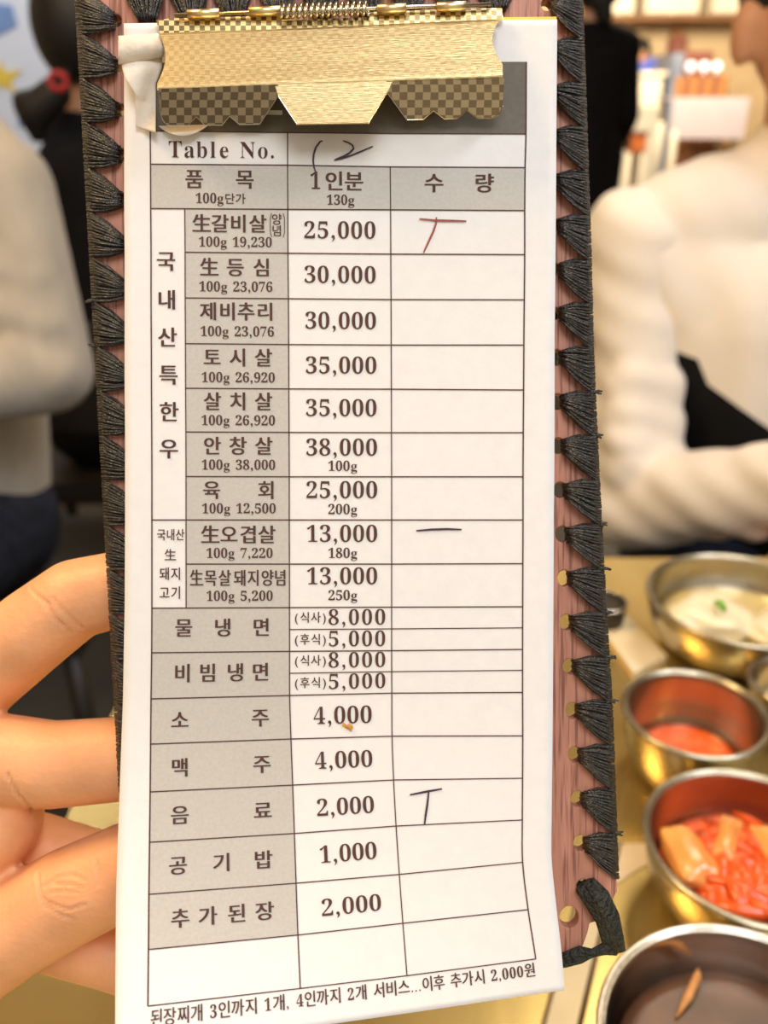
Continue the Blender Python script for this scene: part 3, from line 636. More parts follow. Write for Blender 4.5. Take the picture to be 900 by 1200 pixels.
#HAND#
# ================================================================== the hand that holds the board
hb = thing('hand', 'bare hand gripping the left edge of the menu board from behind', 'hand', P(-160, 1010, .245))
DB = D0 + .0085
def F(px, py, r, extra=0.0): return P(px, py, DB + r + extra)
S = []
def finger(pts, extra=0.0):
    q = [(F(x, y, r, e), r) for x, y, r, e in pts]
    for (a, ra), (b2, rb) in zip(q, q[1:]): S.append((a, ra, b2, rb))
finger([(215, 684, .0092, 0), (150, 688, .0098, 0), (88, 702, .0104, 0), (40, 738, .0112, .002), (-20, 790, .0115, .008), (-85, 850, .0125, .018)])      # index
finger([(225, 884, .0100, 0), (130, 890, .0108, 0), (60, 896, .0112, 0), (5, 890, .0118, .002), (-90, 915, .0135, .014)])                         # middle
finger([(190, 1030, .0078, .022), (110, 1008, .0082, .022), (45, 992, .0092, .022), (-60, 985, .0130, .022)])                                    # ring
finger([(215, 1152, .0080, .018), (130, 1118, .0092, .018), (70, 1098, .0098, .018), (-20, 1060, .0115, .022)])                                # little
finger([(226, 985, .0108, .000), (150, 1018, .0118, .000), (78, 1052, .0126, .000), (20, 1086, .0128, .001), (-70, 1140, .0150, .006), (-150, 1150, .020, .010)])   # thumb
# palm, heel and wrist
pa = [(P(-90, 870, .252), .016), (P(-70, 940, .258), .018), (P(-60, 1010, .262), .017), (P(-50, 1075, .260), .015)]
pw = P(-250, 1130, .262)
for q, r in pa: S.append((q, r, pw, .022))
for (q, r), (q2, r2) in zip(pa, pa[1:]): S.append((q, r, q2, r2))
S.append((P(-10, 960, .2365), .0135, P(-90, 1010, .245), .020))
S.append((P(-150, 1150, .246), .019, pw, .023)); S.append((pw, .024, P(-520, 1330, .27), .027))
def crease(o, off):
    lines = [[(52, 1040), (66, 1028), (84, 1025), (100, 1032)], [(48, 1052), (62, 1060), (80, 1066), (98, 1060)], [(58, 1046), (75, 1044), (92, 1046)], [(64, 1036), (80, 1036), (96, 1040)], [(54, 1062), (70, 1072), (88, 1078)],
             [(112, 1008), (116, 1024), (112, 1040)], [(44, 1024), (46, 1044), (52, 1064)],
             [(52, 706), (66, 726), (84, 742)], [(60, 700), (76, 718), (96, 736)], [(36, 690), (46, 700), (58, 708)], [(8, 905), (20, 930), (38, 950)]]
    seg = []
    for l in lines:
        for a, b2 in zip(l, l[1:]): seg.append((Vector(a), Vector(b2)))
    me = o.data
    for v in me.vertices:
        w_ = v.co + off - CAM; d = w_.dot(FW); p = Vector((450 + w_.dot(RT) / d * FP, 600 - w_.dot(UP) / d * FP))
        if p.x < -10 or v.normal.dot(FW) > -.1: continue
        best = 99
        for a, b2 in seg:
            t_ = max(0, min(1, (p - a).dot(b2 - a) / (b2 - a).length_squared)); best = min(best, (p - (a + (b2 - a) * t_)).length)
        if best < 7: v.co -= v.normal * (.00060 * math.exp(-(best / 1.7) ** 2)) - v.normal * (.00022 * math.exp(-((best - 3.2) / 1.5) ** 2))
blob('body', S, M['skin'], hb, .0008, 14, crease)

#BOARD#
# ================================================================== the clipboard
cb = thing('clipboard', 'wooden menu clipboard laced with black thread, with a gold spring clip', 'clipboard', B(440, 1120))
left_edge = lambda y: 92 + (y - 0) * .0556 if y < 700 else 130.9 + (y - 700) * .055
def right_edge(y):
    T = [(-30, 677), (0, 679), (150, 684), (300, 689), (420, 692), (570, 699), (700, 706), (830, 714), (1000, 720), (1045, 722)]
    for (a, x0), (b2, x1) in zip(T, T[1:]):
        if y <= b2: return x0 + (x1 - x0) * (y - a) / (b2 - a)
    return T[-1][1]
RH = [(659 + .0 * k, 0) for k in range(1)]
def right_hole(y):
    T = [(0, 640), (100, 644), (424, 652), (525, 654), (627, 659), (731, 664), (835, 671), (937, 677), (1050, 684)]
    for (a, x0), (b2, x1) in zip(T, T[1:]):
        if y <= b2: return x0 + (x1 - x0) * (y - a) / (b2 - a)
    return T[-1][1]
rh = [(right_hole(5 + 51.75 * k) , 5 + 51.75 * k) for k in range(21)]
rh = [(x, y) for x, y in rh]
lh = [(left_edge(24 + 52.4 * k) + 43 - .25 * k, 24 + 52.4 * k) for k in range(18)]
th = [(172 + 51.5 * k, 30 - 1.6 * k) for k in range(9)]
outline = [(91, -24)] + [(left_edge(y), y) for y in range(0, 1101, 100)] + [(155, 1124)] + [(x, 1124 + 2 * math.sin(x)) for x in range(200, 660, 60)] + [(672, 1119), (682, 1108), (687, 1094), (690, 1081), (704, 1077), (712, 1060)] + [(right_edge(y), y) for y in (1045, 1000, 900, 800, 700, 600, 500, 400, 300, 200, 100, 0, -24)]
cu = bpy.data.curves.new('board', 'CURVE'); cu.dimensions = '2D'; cu.fill_mode = 'BOTH'; cu.extrude = 0.0015; cu.bevel_depth = 0.0003; cu.bevel_resolution = 1
def spl(pts):
    s = cu.splines.new('POLY'); s.points.add(len(pts) - 1); s.use_cyclic_u = True
    for p, (x, y) in zip(s.points, pts): p.co = ((x - 450) * PXM, (600 - y) * PXM, 0, 1)
spl(outline)
for (x, y) in rh + lh + th + [(667, 1075)]:
    r = 12.5 if x == 667 else 9.5 if y > 380 else 7.5
    spl([(x + r * math.cos(a), y + r * 1.15 * math.sin(a)) for a in [i * 2 * math.pi / 20 for i in range(20)]])
tmp = bpy.data.objects.new('tmp', cu); COL.objects.link(tmp)
dg = bpy.context.evaluated_depsgraph_get(); dg.update()
me = bpy.data.meshes.new_from_object(tmp.evaluated_get(dg), depsgraph=dg); bpy.data.objects.remove(tmp)
zmax = max(v.co.z for v in me.vertices)
off = ROOT[cb.name]
for v in me.vertices:
    w_ = P(450, 600, D0) + RT * v.co.x + UP * v.co.y - FW * (v.co.z - zmax)
    v.co = w_ - off
me.materials.clear(); me.materials.append(M['board'])
bo = bpy.data.objects.new('board', me); COL.objects.link(bo); bo.parent = cb

def stitch(apex, e0, e1, out, n=17, seed=0, tuft=False):
    """A fan of waxed threads from a hole to the board's edge, over it and round to the back. out = unit step outwards in the picture."""
    rnd = random.Random(seed); mb = MB()
    ax, ay = apex; ex = Vector((e1[0] - e0[0], e1[1] - e0[1])); en = ex.normalized()
    for layer, cnt in ((0, n), (1, n - 4)):
        for i in range(cnt):
            f = (i + .5 * (layer + 1) * .7 + rnd.uniform(-.25, .25)) / cnt; f = min(max(f, 0.01), .99)
            tx, ty = e0[0] + ex.x * f, e0[1] + ex.y * f
            jx = rnd.uniform(-1.0, 1.0); sp = (f - .5) * 18
            sx_, sy_ = ax + en.x * sp + jx, ay + en.y * sp + rnd.uniform(-1, 1)
            lift = .0009 + .0011 * layer + .0005 * math.sin(f * math.pi) + rnd.uniform(-.0002, .0002)
            bulge = (f - .5) * 7 * (1 if layer == 0 else .6)
            mx, my = (sx_ * .5 + tx * .5) + en.x * bulge, (sy_ * .5 + ty * .5) + en.y * bulge
            r = rnd.uniform(1.2, 2.0) * PXM * (1.0 if layer == 0 else .85)
            pts = [B(sx_ - out[0] * 4, sy_ - out[1] * 4, -.0012), B(sx_, sy_, lift * .8), B(sx_ * .72 + mx * .28, sy_ * .72 + my * .28, lift * 1.2), B(mx, my, lift * 1.1), B(mx * .4 + tx * .6, my * .4 + ty * .6, lift), B(tx - out[0] * .5, ty - out[1] * .5, .0007),
                   B(tx + out[0] * 3.2, ty + out[1] * 3.2, -.0008), B(tx + out[0] * 3.0, ty + out[1] * 3.0, -.0025), B(tx - out[0] * 1, ty - out[1] * 1, -.0043), B(tx - out[0] * 16, ty - out[1] * 16 , -.0046)]
            mb.tube(pts, [r * .8, r * .8, r, r * 1.1, r * 1.1, r * 1.1, r * 1.05, r, r, r * .8], 6)
    if tuft:
        bx, by = e1[0] + out[0] * 3, e1[1] + out[1] * 3
        for k in range(5):
            dx, dy = out[0] * rnd.uniform(2, 9) + en.x * rnd.uniform(-3, 2), out[1] * rnd.uniform(2, 9) + en.y * rnd.uniform(-3, 2)
            mb.tube([B(bx - 3 * out[0], by, 0), B(bx + dx * .5, by + dy * .5 - 1, .0006), B(bx + dx, by + dy, .0003 * k - .0006)], [.0003, .00035, .0002], 6)
    return mb.build('thread_stitch', M['thread'], cb, True)
rt = random.Random(3)
for k, (x, y) in enumerate(rh):
    if k == 20: continue
    y0, y1 = y - 11, y + 41
    stitch((x + 8, y + 1), (right_edge(y0), y0), (right_edge(y1), y1), (1, .0), seed=k, tuft=(k in (8, 9, 11, 12, 13, 14, 15, 18)))
for k, (x, y) in enumerate(lh):
    y0, y1 = y - 37, y + 15
    stitch((x - 5, y), (left_edge(y0), y0), (left_edge(y1), y1), (-1, 0), seed=40 + k, tuft=(k in (6, 7)))
for k, (x, y) in enumerate(th):
    stitch((x, y - 6), (x - 30, -24), (x + 21, -24), (0, -1), seed=80 + k)
# thick lace tied round the broken corner
mb = MB()
rl = random.Random(5)
for j in range(7):
    o_ = (j - 3) * 3.0
    w_ = lambda: rl.uniform(-1.2, 1.2)
    mb.tube([B(682 + o_ * .4, 1036 - abs(o_) * .3, -.001), B(687 + o_ * .8 + w_(), 1038 - o_ * .6, .0012), B(700 + o_ * .9 + w_(), 1055 - o_ * .8, .0022 + .0004 * (3 - abs(j - 3))), B(711 + o_ + w_(), 1075 - o_ * .4, .0022 + .0004 * (3 - abs(j - 3))), B(716 + o_ + w_(), 1098, .0016), B(720 + o_ * 1.1, 1116 - abs(o_) * .3, .0005)], [.0006, .0010, .0011, .0011, .0010, .0007], 7)
    if j < 4:
        q = (j - 1.5) * 3
        mb.tube([B(722, 1112 + q, .0004), B(708, 1112 + q * .8 + w_(), .0014), B(694, 1117 + q * .6 + w_(), .0016), B(680, 1119 + q + w_(), .0018), B(662, 1125 + q, .0016), B(640, 1128 + q, .001)], [.0007, .0009, .0007, .0010, .0009, .0008], 7)
mb.build('corner_lace', M['lace'], cb, True)

# ---- the spring clip
def rot_y(x): return -(x - 185) * .036             # the clip sits a little askew, right end higher
def Lx(y): return 184 + (10 * math.sin(max(0, min(1, (y - 34) / 64)) * math.pi) - 0 if True else 0)
def Rx(y): return 589 - 12 * math.sin(max(0, min(1, (y + 2 - 34) / 58)) * math.pi) ** 1.0
def prof(v):
    """v 0..1 from hinge to the bend: (y, h)"""
    T = [(0, 39, .0074), (.10, 41, .0104), (.28, 54, .0113), (.62, 80, .0130), (.90, 100, .0144), (.965, 103.6, .0146), (1, 106, .0141)]
    for (a, y0, h0), (b2, y1, h1) in zip(T, T[1:]):
        if v <= b2: q = (v - a) / (b2 - a); return y0 + (y1 - y0) * q, h0 + (h1 - h0) * q
    return T[-1][1:]
nu, nv = 60, 40
vs, fs, uv = [], [], []
for side in (0, 1):
    for j in range(nv + 1):
        y, h = prof(j / nv)
        for i in range(nu + 1):
            x = Lx(y) + (Rx(y) - Lx(y)) * i / nu
            vs.append(B(x, y + rot_y(x), h - side * .0009)); uv.append((x * PXM, y * PXM))
W = nu + 1; n = len(vs) // 2
for j in range(nv):
    for i in range(nu):
        q = (j * W + i, (j + 1) * W + i, (j + 1) * W + i + 1, j * W + i + 1); fs.append(q); fs.append(tuple(k + n for k in q[::-1]))
ring = [i for i in range(nu)] + [j * W + nu for j in range(nv)] + [nv * W + i for i in range(nu, 0, -1)] + [j * W for j in range(nv, 0, -1)]
for a, b2 in zip(ring, ring[1:] + ring[:1]): fs.append((a, b2, b2 + n, a + n))
plate = mesh('clip', vs, fs, M['clip_plate'], cb, True, uv)
for p_ in plate.data.polygons[2 * nu * nv:]: p_.use_smooth = False
plate.data.set_sharp_from_angle(angle=0.6)
def lip(name, pts, y_top, h_top, y_bot, h_bot, m):
    """flat tongue cut to the outline pts (picture px), sloping back from the bend to the paper"""
    n = len(pts); vs, uv = [], []
    for side in (0, 1):
        for x, y in pts:
            q = (y - rot_y(x) - y_top) / (y_bot - y_top); h = h_top + (h_bot - h_top) * q
            vs.append(B(x, y, h - side * .0009)); uv.append((x * PXM, y * PXM))
    fs = [tuple(range(n))[::-1], tuple(range(n, 2 * n))] + [(i, (i + 1) % n, (i + 1) % n + n, i + n) for i in range(n)]
    nf = len(fs); e = MB().tube([vs[i] for i in range(1, n - 1)], .62 * PXM, 6)
    uv += [(0, 0)] * len(e.v); fs += [tuple(i + 2 * n for i in f) for f in e.f]; vs += e.v
    o = mesh(name, vs, fs, m, plate, False, uv); o.data.materials.append(M['spring'])
    for p_ in o.data.polygons[nf:]: p_.material_index = 1
    return o
lip('jaw_tooth_plate', [(186, 104), (187, 112), (187.5, 130), (190, 139), (196, 147), (220, 147), (230, 136.5), (240, 146.5), (260, 146.5), (269, 136), (281, 146), (304, 145.5), (326, 112), (326, 99)], 106, .0146, 156, .0062, M['clip_lip_shaded'])
lip('jaw_tab', [(322, 99), (326, 113), (348, 146), (432, 144.5), (454, 108), (460, 95)], 106, .0146, 156, .0125, M['clip_plate'])
lip('jaw_tooth_plate', [(453, 95.5), (453.5, 108), (477, 140.5), (496, 140), (508, 129.5), (521, 139.5), (536, 139), (547, 129), (560, 139), (577, 138.5), (585, 134), (589, 124), (591, 92)], 106, .0146, 156, .0062, M['clip_lip_shaded'])
# hinge plate, knuckles, rod and spring
vs, uv, fs = [], [], []
hp_ = [(183, 24), (200, 21.5), (330, 18), (330, 24), (432, 20), (432, 14), (560, 10), (588, 9), (590, 22), (188, 41)]
n = len(hp_)
for side in (0, 1):
    for x, y in hp_: vs.append(B(x, y, .0062 - side * .0012)); uv.append((x * PXM, y * PXM))
fs = [tuple(range(n))[::-1], tuple(range(n, 2 * n))] + [(i, (i + 1) % n, (i + 1) % n + n, i + n) for i in range(n)]
mesh('hinge_plate', vs, fs, M['clip_hinge'], plate, False, uv)
for (x0, x1, y) in ((220, 257, 17), (292, 329, 14), (442, 476, 11), (512, 546, 8.5)):
    MB().tube([B(x0, y, .0076), B(x1, y - (x1 - x0) * .036, .0076)], 5.2 * PXM, 14).build('hinge_knuckle', M['clip_plate'], plate, True)
MB().tube([B(205, 18, .0076), B(575, 5, .0076)], 2.2 * PXM, 10).build('hinge_rod', M['spring'], plate, True)
cx0, cx1, turns = 329, 432, 15
pts = []
for i in range(turns * 16 + 1):
    a = i / 16 * 2 * math.pi; x = cx0 + (cx1 - cx0) * i / (turns * 16)
    pts.append(B(x, 13.5 - (x - 329) * .036 + 7.5 * math.cos(a), .0076 + 7.5 * PXM * math.sin(a)))
MB().tube(pts, 2.1 * PXM, 8).build('spring', M['spring'], plate, True)

#PAPER#
# ================================================================== the order sheet
t_rows = [20, 155.5, 193.5, 245.3, 296.7, 350, 403.7, 455.7, 506.7, 558.7, 609.3, 661, 712, 763.3, 815, 866, 920, 976.7, 1035, 1095.7, 1158.3, 1205]
yL = [27, 153.5, 192.3, 244.3, 295.2, 348.8, 402.3, 454.7, 506, 558.3, 609.3, 661, 712.7, 765, 819, 872, 928, 987, 1048, 1112.7, 1179, 1232]
yb = [25, 155.5, 193.5, 245.3, 296.7, 350, 403.7, 455.7, 506.7, 558.7, 609.3, 661, 712, 763.3, 815, 866, 920, 976.7, 1035, 1095.7, 1158.3, 1205]
yc = [24, 156.5, 195.5, 245.8, 297.7, 351, 404.3, 456, 507, 558.7, 609.3, 661, 711.5, 762.5, 812.3, 862.7, 914, 968, 1024.7, 1082, 1143.4, 1187]
yR = [23, 157, 196.3, 246.7, 298.3, 351.3, 404.3, 457, 507, 558.7, 609.3, 660.5, 711, 761, 811.4, 862.3, 912, 960.9, 1010.5, 1066, 1123.8, 1164.5]
xPL = [145, 145.5, 145.5, 145.5, 146, 146, 146, 146, 146.5, 146.5, 146.5, 146.3, 146, 145, 144, 142, 140, 138, 136, 135.5, 135, 135]
xL = [176, 176, 176.3, 176.6, 177, 177, 177.3, 177.5, 177.8, 178, 178, 178, 178, 177.7, 177, 176.5, 176, 175.3, 174.5, 174, 173.3, 173]
xb = [336.5, 337, 337, 337.3, 337.5, 338, 338.3, 338.5, 338.8, 339, 339, 339.2, 339.3, 339.4, 339.5, 341, 343, 345, 347, 349.2, 352, 354]
xc = [457, 457, 457.3, 457.8, 458, 458.3, 458.5, 458.7, 458.8, 459, 459, 459, 459, 459, 459.2, 459.5, 461.3, 464.2, 468, 472.2, 477, 480]
xR = [617, 616.5, 615.5, 615, 615, 614.5, 614, 613.7, 613.3, 613, 613, 612.8, 612.6, 612.5, 612.5, 612.7, 612.5, 612.2, 612.6, 619, 628, 633]
xPR = [653, 652, 651.8, 651.5, 651, 650.5, 650, 650, 649.8, 649.5, 649, 648.8, 648.5, 648.2, 648, 647.5, 647, 646.5, 646.5, 652, 658.5, 661.5]
def lag(T, V, t):
    """monotone-ish cubic through the rows"""
    n = len(T); i = 0
    while i < n - 2 and t > T[i + 1]: i += 1
    def slope(k):
        if k == 0: return (V[1] - V[0]) / (T[1] - T[0])
        if k == n - 1: return (V[-1] - V[-2]) / (T[-1] - T[-2])
        return (V[k + 1] - V[k - 1]) / (T[k + 1] - T[k - 1])
    h = T[i + 1] - T[i]; q = (t - T[i]) / h
    if q < 0 or q > 1: return V[i] + (V[i + 1] - V[i]) * q
    m0, m1 = slope(i) * h, slope(i + 1) * h
    return (2 * q ** 3 - 3 * q * q + 1) * V[i] + (q ** 3 - 2 * q * q + q) * m0 + (-2 * q ** 3 + 3 * q * q) * V[i + 1] + (q ** 3 - q * q) * m1
SC = [145, 177, 338, 458.5, 614, 651]
_cache = {}
def row(t):
    k = round(t * 4) / 4
    if k not in _cache:
        X = [lag(t_rows, V, k) for V in (xPL, xL, xb, xc, xR, xPR)]; Y = [lag(t_rows, V, k) for V in (yL, yb, yc, yR)]
        l = Y[0] + (Y[0] - Y[1]) / (X[2] - X[1]) * (X[1] - X[0]) ; r = Y[3] + (Y[3] - Y[2]) / (X[4] - X[3]) * (X[5] - X[4])
        _cache[k] = (X, [l] + Y + [r])
    return _cache[k]
def Wp(s, t):
    """sheet coordinates -> picture"""
    k0 = math.floor(t * 4) / 4; fr = (t - k0) * 4
    res = []
    for k in (k0, k0 + .25):
        X, Y = row(k); i = 0
        while i < 4 and s > SC[i + 1]: i += 1
        q = (s - SC[i]) / (SC[i + 1] - SC[i])
        res.append((X[i] + (X[i + 1] - X[i]) * q, Y[i] + (Y[i + 1] - Y[i]) * q))
    return res[0][0] * (1 - fr) + res[1][0] * fr, res[0][1] * (1 - fr) + res[1][1] * fr
def hp(px, py):
    """height of the sheet over the board: flat on top, its lower end curls forward, most at the left"""
    h = .0042
    if py > 800: k = ((py - 800) / 430) ** 2; h += k * (.026 - .019 * min(1.05, max(0, (px - 140) / 510)))
    return h
def S3(s, t, dh=0.0): x, y = Wp(s, t); return B(x, y, hp(x, y) + dh)
sh_ = thing('order_sheet', 'long white printed order sheet clipped onto the wooden board', 'order sheet', B(400, 1195, .01))
sheet('paper', lambda u, v, k: S3(145 + 506 * u, 20 + 1185 * v, -.00025 * k), 50, 150, M['paper'], sh_, thick=True)
# pad of further sheets underneath
sheet('yellow_copy', lambda u, v, k: B(300 + 352.3 * u - 6 * v, 19.5 - (u - 1) * 4 + 140 * v, .0036 - .0009 * k), 4, 6, M['paper_yellow'], sh_, thick=True)

def cell(s0, s1, t0, t1, name, m, dh=.00006):
    nu = max(2, int((s1 - s0) / 10)); nv = max(2, int((t1 - t0) / 8))
    return sheet(name, lambda u, v, k: S3(s0 + (s1 - s0) * u, t0 + (t1 - t0) * v, dh), nu, nv, m, sh_)
cL, ca, cB_, cc, cR = 177, 217, 338, 458.5, 614
tr = t_rows
cell(cL, cR, 70, tr[1], 'header_band', M['ink_dark'])
cell(cL, cR, tr[2], tr[3], 'shaded_cell', M['ink_grey'])
for i in range(3, 12): cell(ca, cB_, tr[i], tr[i + 1], 'shaded_cell', M['ink_grey'])
for i in range(12, 19): cell(cL, cB_, tr[i], tr[i + 1], 'shaded_cell', M['ink_grey'])
cell(312, 332, 128.5, 134, 'header_print', M['paper'], .00010)
# ruled lines
gm = MB()
def rule(s0, t0, s1, t1, wpx=1.5):
    L = max(abs(s1 - s0), abs(t1 - t0)); n = max(2, int(L / 8)); vs = []
    for i in range(n + 1):
        q = i / n; s, t = s0 + (s1 - s0) * q, t0 + (t1 - t0) * q
        ds, dt = (0, wpx / 2) if abs(s1 - s0) > abs(t1 - t0) else (wpx / 2, 0)
        vs += [S3(s - ds, t - dt, .00014), S3(s + ds, t + dt, .00014)]
    gm.add(vs, [(2 * i, 2 * i + 1, 2 * i + 3, 2 * i + 2) for i in range(n)])
for i in (2, 3, 10, 12, 13, 14, 15, 16, 17, 18, 19, 20): rule(cL, tr[i], cR, tr[i], 1.4)
for i in (4, 5, 6, 7, 8, 9, 11): rule(ca, tr[i], cR, tr[i], 1.4)
rule(cL, tr[1], cR, tr[1], 1.2)
rule(cB_, 737.7, cR, 737.3, 1.2); rule(cB_, 789, cR, 788.5, 1.2)
rule(cL, tr[1], cL, tr[20], 1.6); rule(cR, 70, cR, tr[20], 1.6)
rule(cB_, tr[1], cB_, tr[20], 1.4); rule(cc, tr[2], cc, tr[20], 1.3); rule(ca, tr[3], ca, tr[12], 1.3)
gm.build('ruled_lines', M['ink'], sh_)

# ---- printed characters
_txt = {}
def glyphs(s, off):
    key = (s, off)
    if key not in _txt:
        c = bpy.data.curves.new('t', 'FONT'); c.body = s; c.size = 1; c.offset = off; c.resolution_u = 4
        o = bpy.data.objects.new('t', c); COL.objects.link(o)
        dg = bpy.context.evaluated_depsgraph_get(); dg.update()
        me = bpy.data.meshes.new_from_object(o.evaluated_get(dg), depsgraph=dg)
        _txt[key] = ([(v.co.x, v.co.y) for v in me.vertices], [tuple(p.vertices) for p in me.polygons])
        bpy.data.objects.remove(o); bpy.data.meshes.remove(me); bpy.data.curves.remove(c)
    return _txt[key]
def serif(s):
    r = ''
    for ch in s:
        if ch.isdigit(): r += chr(0x1D7CE + int(ch))
        elif 'A' <= ch <= 'Z': r += chr(0x1D400 + ord(ch) - 65)
        elif 'a' <= ch <= 'z': r += chr(0x1D41A + ord(ch) - 97)
        else: r += ch
    return r
INK_H = .00018
class Print:
    def __init__(s): s.v = []; s.f = []; s.k = 0
    def put(s, g, fx, fy, dh=0):
        v, f = g; n = len(s.v); s.k += 1
        s.v += [S3(fx(x), fy(y), INK_H + dh) for x, y in v]; s.f += [tuple(i + n for i in q) for q in f]
    def lat(s, txt, x0, x1, base, h, thin=-.005):
        """Latin or digits between x0 and x1 standing on base, digits h high. Spaced evenly like type."""
        wid = {',': .34, '.': .34, ' ': .42, '1': .62}
        adv = [wid.get(c, .5 if c in 'l' else (.8 if c == 'T' else .9 if c == 'N' else .62)) for c in txt]
        # every character in its own slot, centred, so that digits line up like fixed-width figures
        tot = sum(adv); u = (x1 - x0) / (tot - .10); x = x0 - .05 * u
        for c, a in zip(txt, adv):
            if c != ' ':
                g = glyphs(serif(c), thin); xs = [p[0] for p in g[0]]
                if xs:
                    gw = max(xs) - min(xs); mid = (max(xs) + min(xs)) / 2; sy = h / .66
                    kx = min(sy * .95, (a * u * .86) / gw) if c not in ',.' else sy * 1.15
                    cx = x + a * u / 2
                    s.put(g, lambda q: cx + (q - mid) * kx, lambda q: base - q * sy * (1.2 if c in ',.' else 1))
            x += a * u
        return s
    def han(s, chars, xs, y, em, wide=1.0, off=.002, dbl=.023):
        """Korean or Chinese characters centred at xs; heavier uprights than bars"""
        ys = y if isinstance(y, (list, tuple)) else [y] * len(chars)
        for ch, cx, cy in zip(chars, xs, ys):
            g = glyphs(ch, off)
            px_ = [p[0] for p in g[0]]
            if not px_: continue
            mx = .46 if len(ch.encode()) > 1 else (min(px_) + max(px_)) / 2
            mx = (min(px_) + max(px_)) / 2 * .5 + mx * .5
            for d, dh in ((-dbl, 0), (dbl, .00002)):
                s.put(g, lambda q: cx + (q - mx + d) * em * wide, lambda q: cy - (q - .345) * em, dh)
        return s
    def done(s, name, m=None): return mesh(name, s.v, s.f, m or M['ink'], sh_)

Print().lat('Table No.', 198, 323, 185.5, 18).done('table_number_print')
Print().han('품목', (228.3, 287.7), 211, 24).lat('100g', 230, 262.5, 238.5, 11, .0).han('단가', (270, 282.5), 233.5, 13.5, 1, .004, .008).done('column_heading')
Print().lat('1', 365, 376, 221, 19, .0).han('인분', (392.7, 416), 212, 25).lat('130g', 384, 416, 239.5, 11, 0).done('column_heading')
Print().han('수량', (509, 567.3), 213, 25).done('column_heading')
Print().han('국내산특한우', (194.5, 195.5, 196, 197, 197.5, 197), (308, 353, 397, 441, 484, 527), 25).done('category_name')
Print().han('국내산', (188, 199, 210), 627, 14.5, .8, .004, .012).han('生', (198.3,), 650.7, 14.5, 1, .004, .01).han('돼지', (191.7, 205), 672.7, 16, .85, .004, .012).han('고기', (191.7, 205), 694.7, 16, .85, .004, .012).done('category_name')
rowsN = [
    ('生갈비살', (236.3, 258.3, 280, 302.7), 263, 23, '100g 19,230', 233.5, 319, 289.7, '25,000', 357, 440.7, 279, None, 0),
    ('生등심', (245, 276, 306.7), 314.3, 23, '100g 23,076', 233.7, 319.3, 342, '30,000', 357, 440.7, 331, None, 0),
    ('제비추리', (244, 266.7, 288.3, 310.7), 366, 23, '100g 23,076', 235, 320.7, 394.5, '30,000', 357.7, 440.7, 385, None, 0),
    ('토시살', (248.3, 278.3, 308.3), 420, 23, '100g 26,920', 236, 321.5, 448.3, '35,000', 358, 441, 437.5, None, 0),
    ('살치살', (248.3, 278.3, 308.3), 471.3, 23, '100g 26,920', 235.5, 321.5, 498.5, '35,000', 358, 441, 487.5, None, 0),
    ('안창살', (248, 278, 308.3), 523.3, 23, '100g 38,000', 235.5, 321.5, 550.5, '38,000', 358, 441.5, 533.8, '100g', 551.7),
    ('육회', (247, 311), 575, 23, '100g 12,500', 236, 322, 601.5, '25,000', 358, 441.5, 583.8, '200g', 602.5),
    ('生오겹살', (245, 267.3, 290, 311.7), 627, 23, '100g 7,220', 241, 318.3, 653.8, '13,000', 358.5, 441.5, 635, '180g', 653.8),
    ('生목살돼지양념', (229, 245.7, 262.3, 280, 295.7, 312.3, 327.3), 677.7, 20.5, '100g 5,200', 241, 318.3, 703.8, '13,000', 358.5, 441.5, 684.8, '250g', 703.5)]
for nm, xs, y, em, unit, u0, u1, ub, price, p0, p1, pb, gram, gb in rowsN:
    pr = Print().han(nm, xs, y, em, .80 if len(nm) > 5 else 1.0)
    if nm == '生갈비살':
        pr.han('양념', (325, 325), (257.3, 270.7), 14, 1, .002, .008)
        for sgn, x0 in ((-1, 318.5), (1, 332)):
            for (ta, tb_, da, db) in ((250, 255, 0, 1.5), (255, 273, 1.5, 1.5), (273, 278, 1.5, 0)):
                n = len(pr.v); pr.v += [S3(x0 + sgn * da, ta, INK_H), S3(x0 + sgn * da + .9, ta, INK_H), S3(x0 + sgn * db + .9, tb_, INK_H), S3(x0 + sgn * db, tb_, INK_H)]; pr.f.append((n, n + 3, n + 2, n + 1))
    pr.done('item_name')
    Print().lat(unit, u0, u1, ub, 10.8, .0).done('unit_price')
    pr = Print().lat(price, p0, p1, pb, 18.5)
    pr.done('price')
    if gram: Print().lat(gram, 384, 418, gb, 11, 0).done('portion_weight')
Print().han('물냉면', (214.3, 260, 305), 735.5, 23).done('item_name')
Print().han('비빔냉면', (213.3, 242.7, 275, 304.3), 787.5, 23).done('item_name')
for word, price, y, b_ in (('(식사)', '8,000', 724, 732.5), ('(후식)', '5,000', 749.7, 757.8), ('(식사)', '8,000', 774.5, 783), ('(후식)', '5,000', 800.7, 808.6)):
    Print().han(word, (346.2, 356, 369, 379), y, 14, .95, .002, .010).lat(price, 383.5, 451.5, b_, 17).done('price')
for nm, xs, y, price, p0, p1, pb in (('소주', (210.5, 303.5), 840.5, '4,000', 366, 434.5, 849.5), ('맥주', (210.5, 304), 894.5, '4,000', 366, 434, 902.5), ('음료', (210.5, 303.5), 948.5, '2,000', 366, 433.5, 958.5),
                                     ('공기밥', (208.8, 256.8, 303), 1005.5, '1,000', 367, 433.5, 1014), ('추가된장', (211.3, 241.2, 272.7, 302.9), 1065, '2,000', 366.5, 435, 1077)):
    Print().han(nm, xs, y, 23).done('item_name')
    Print().lat(price, p0, p1, pb, 19).done('price')
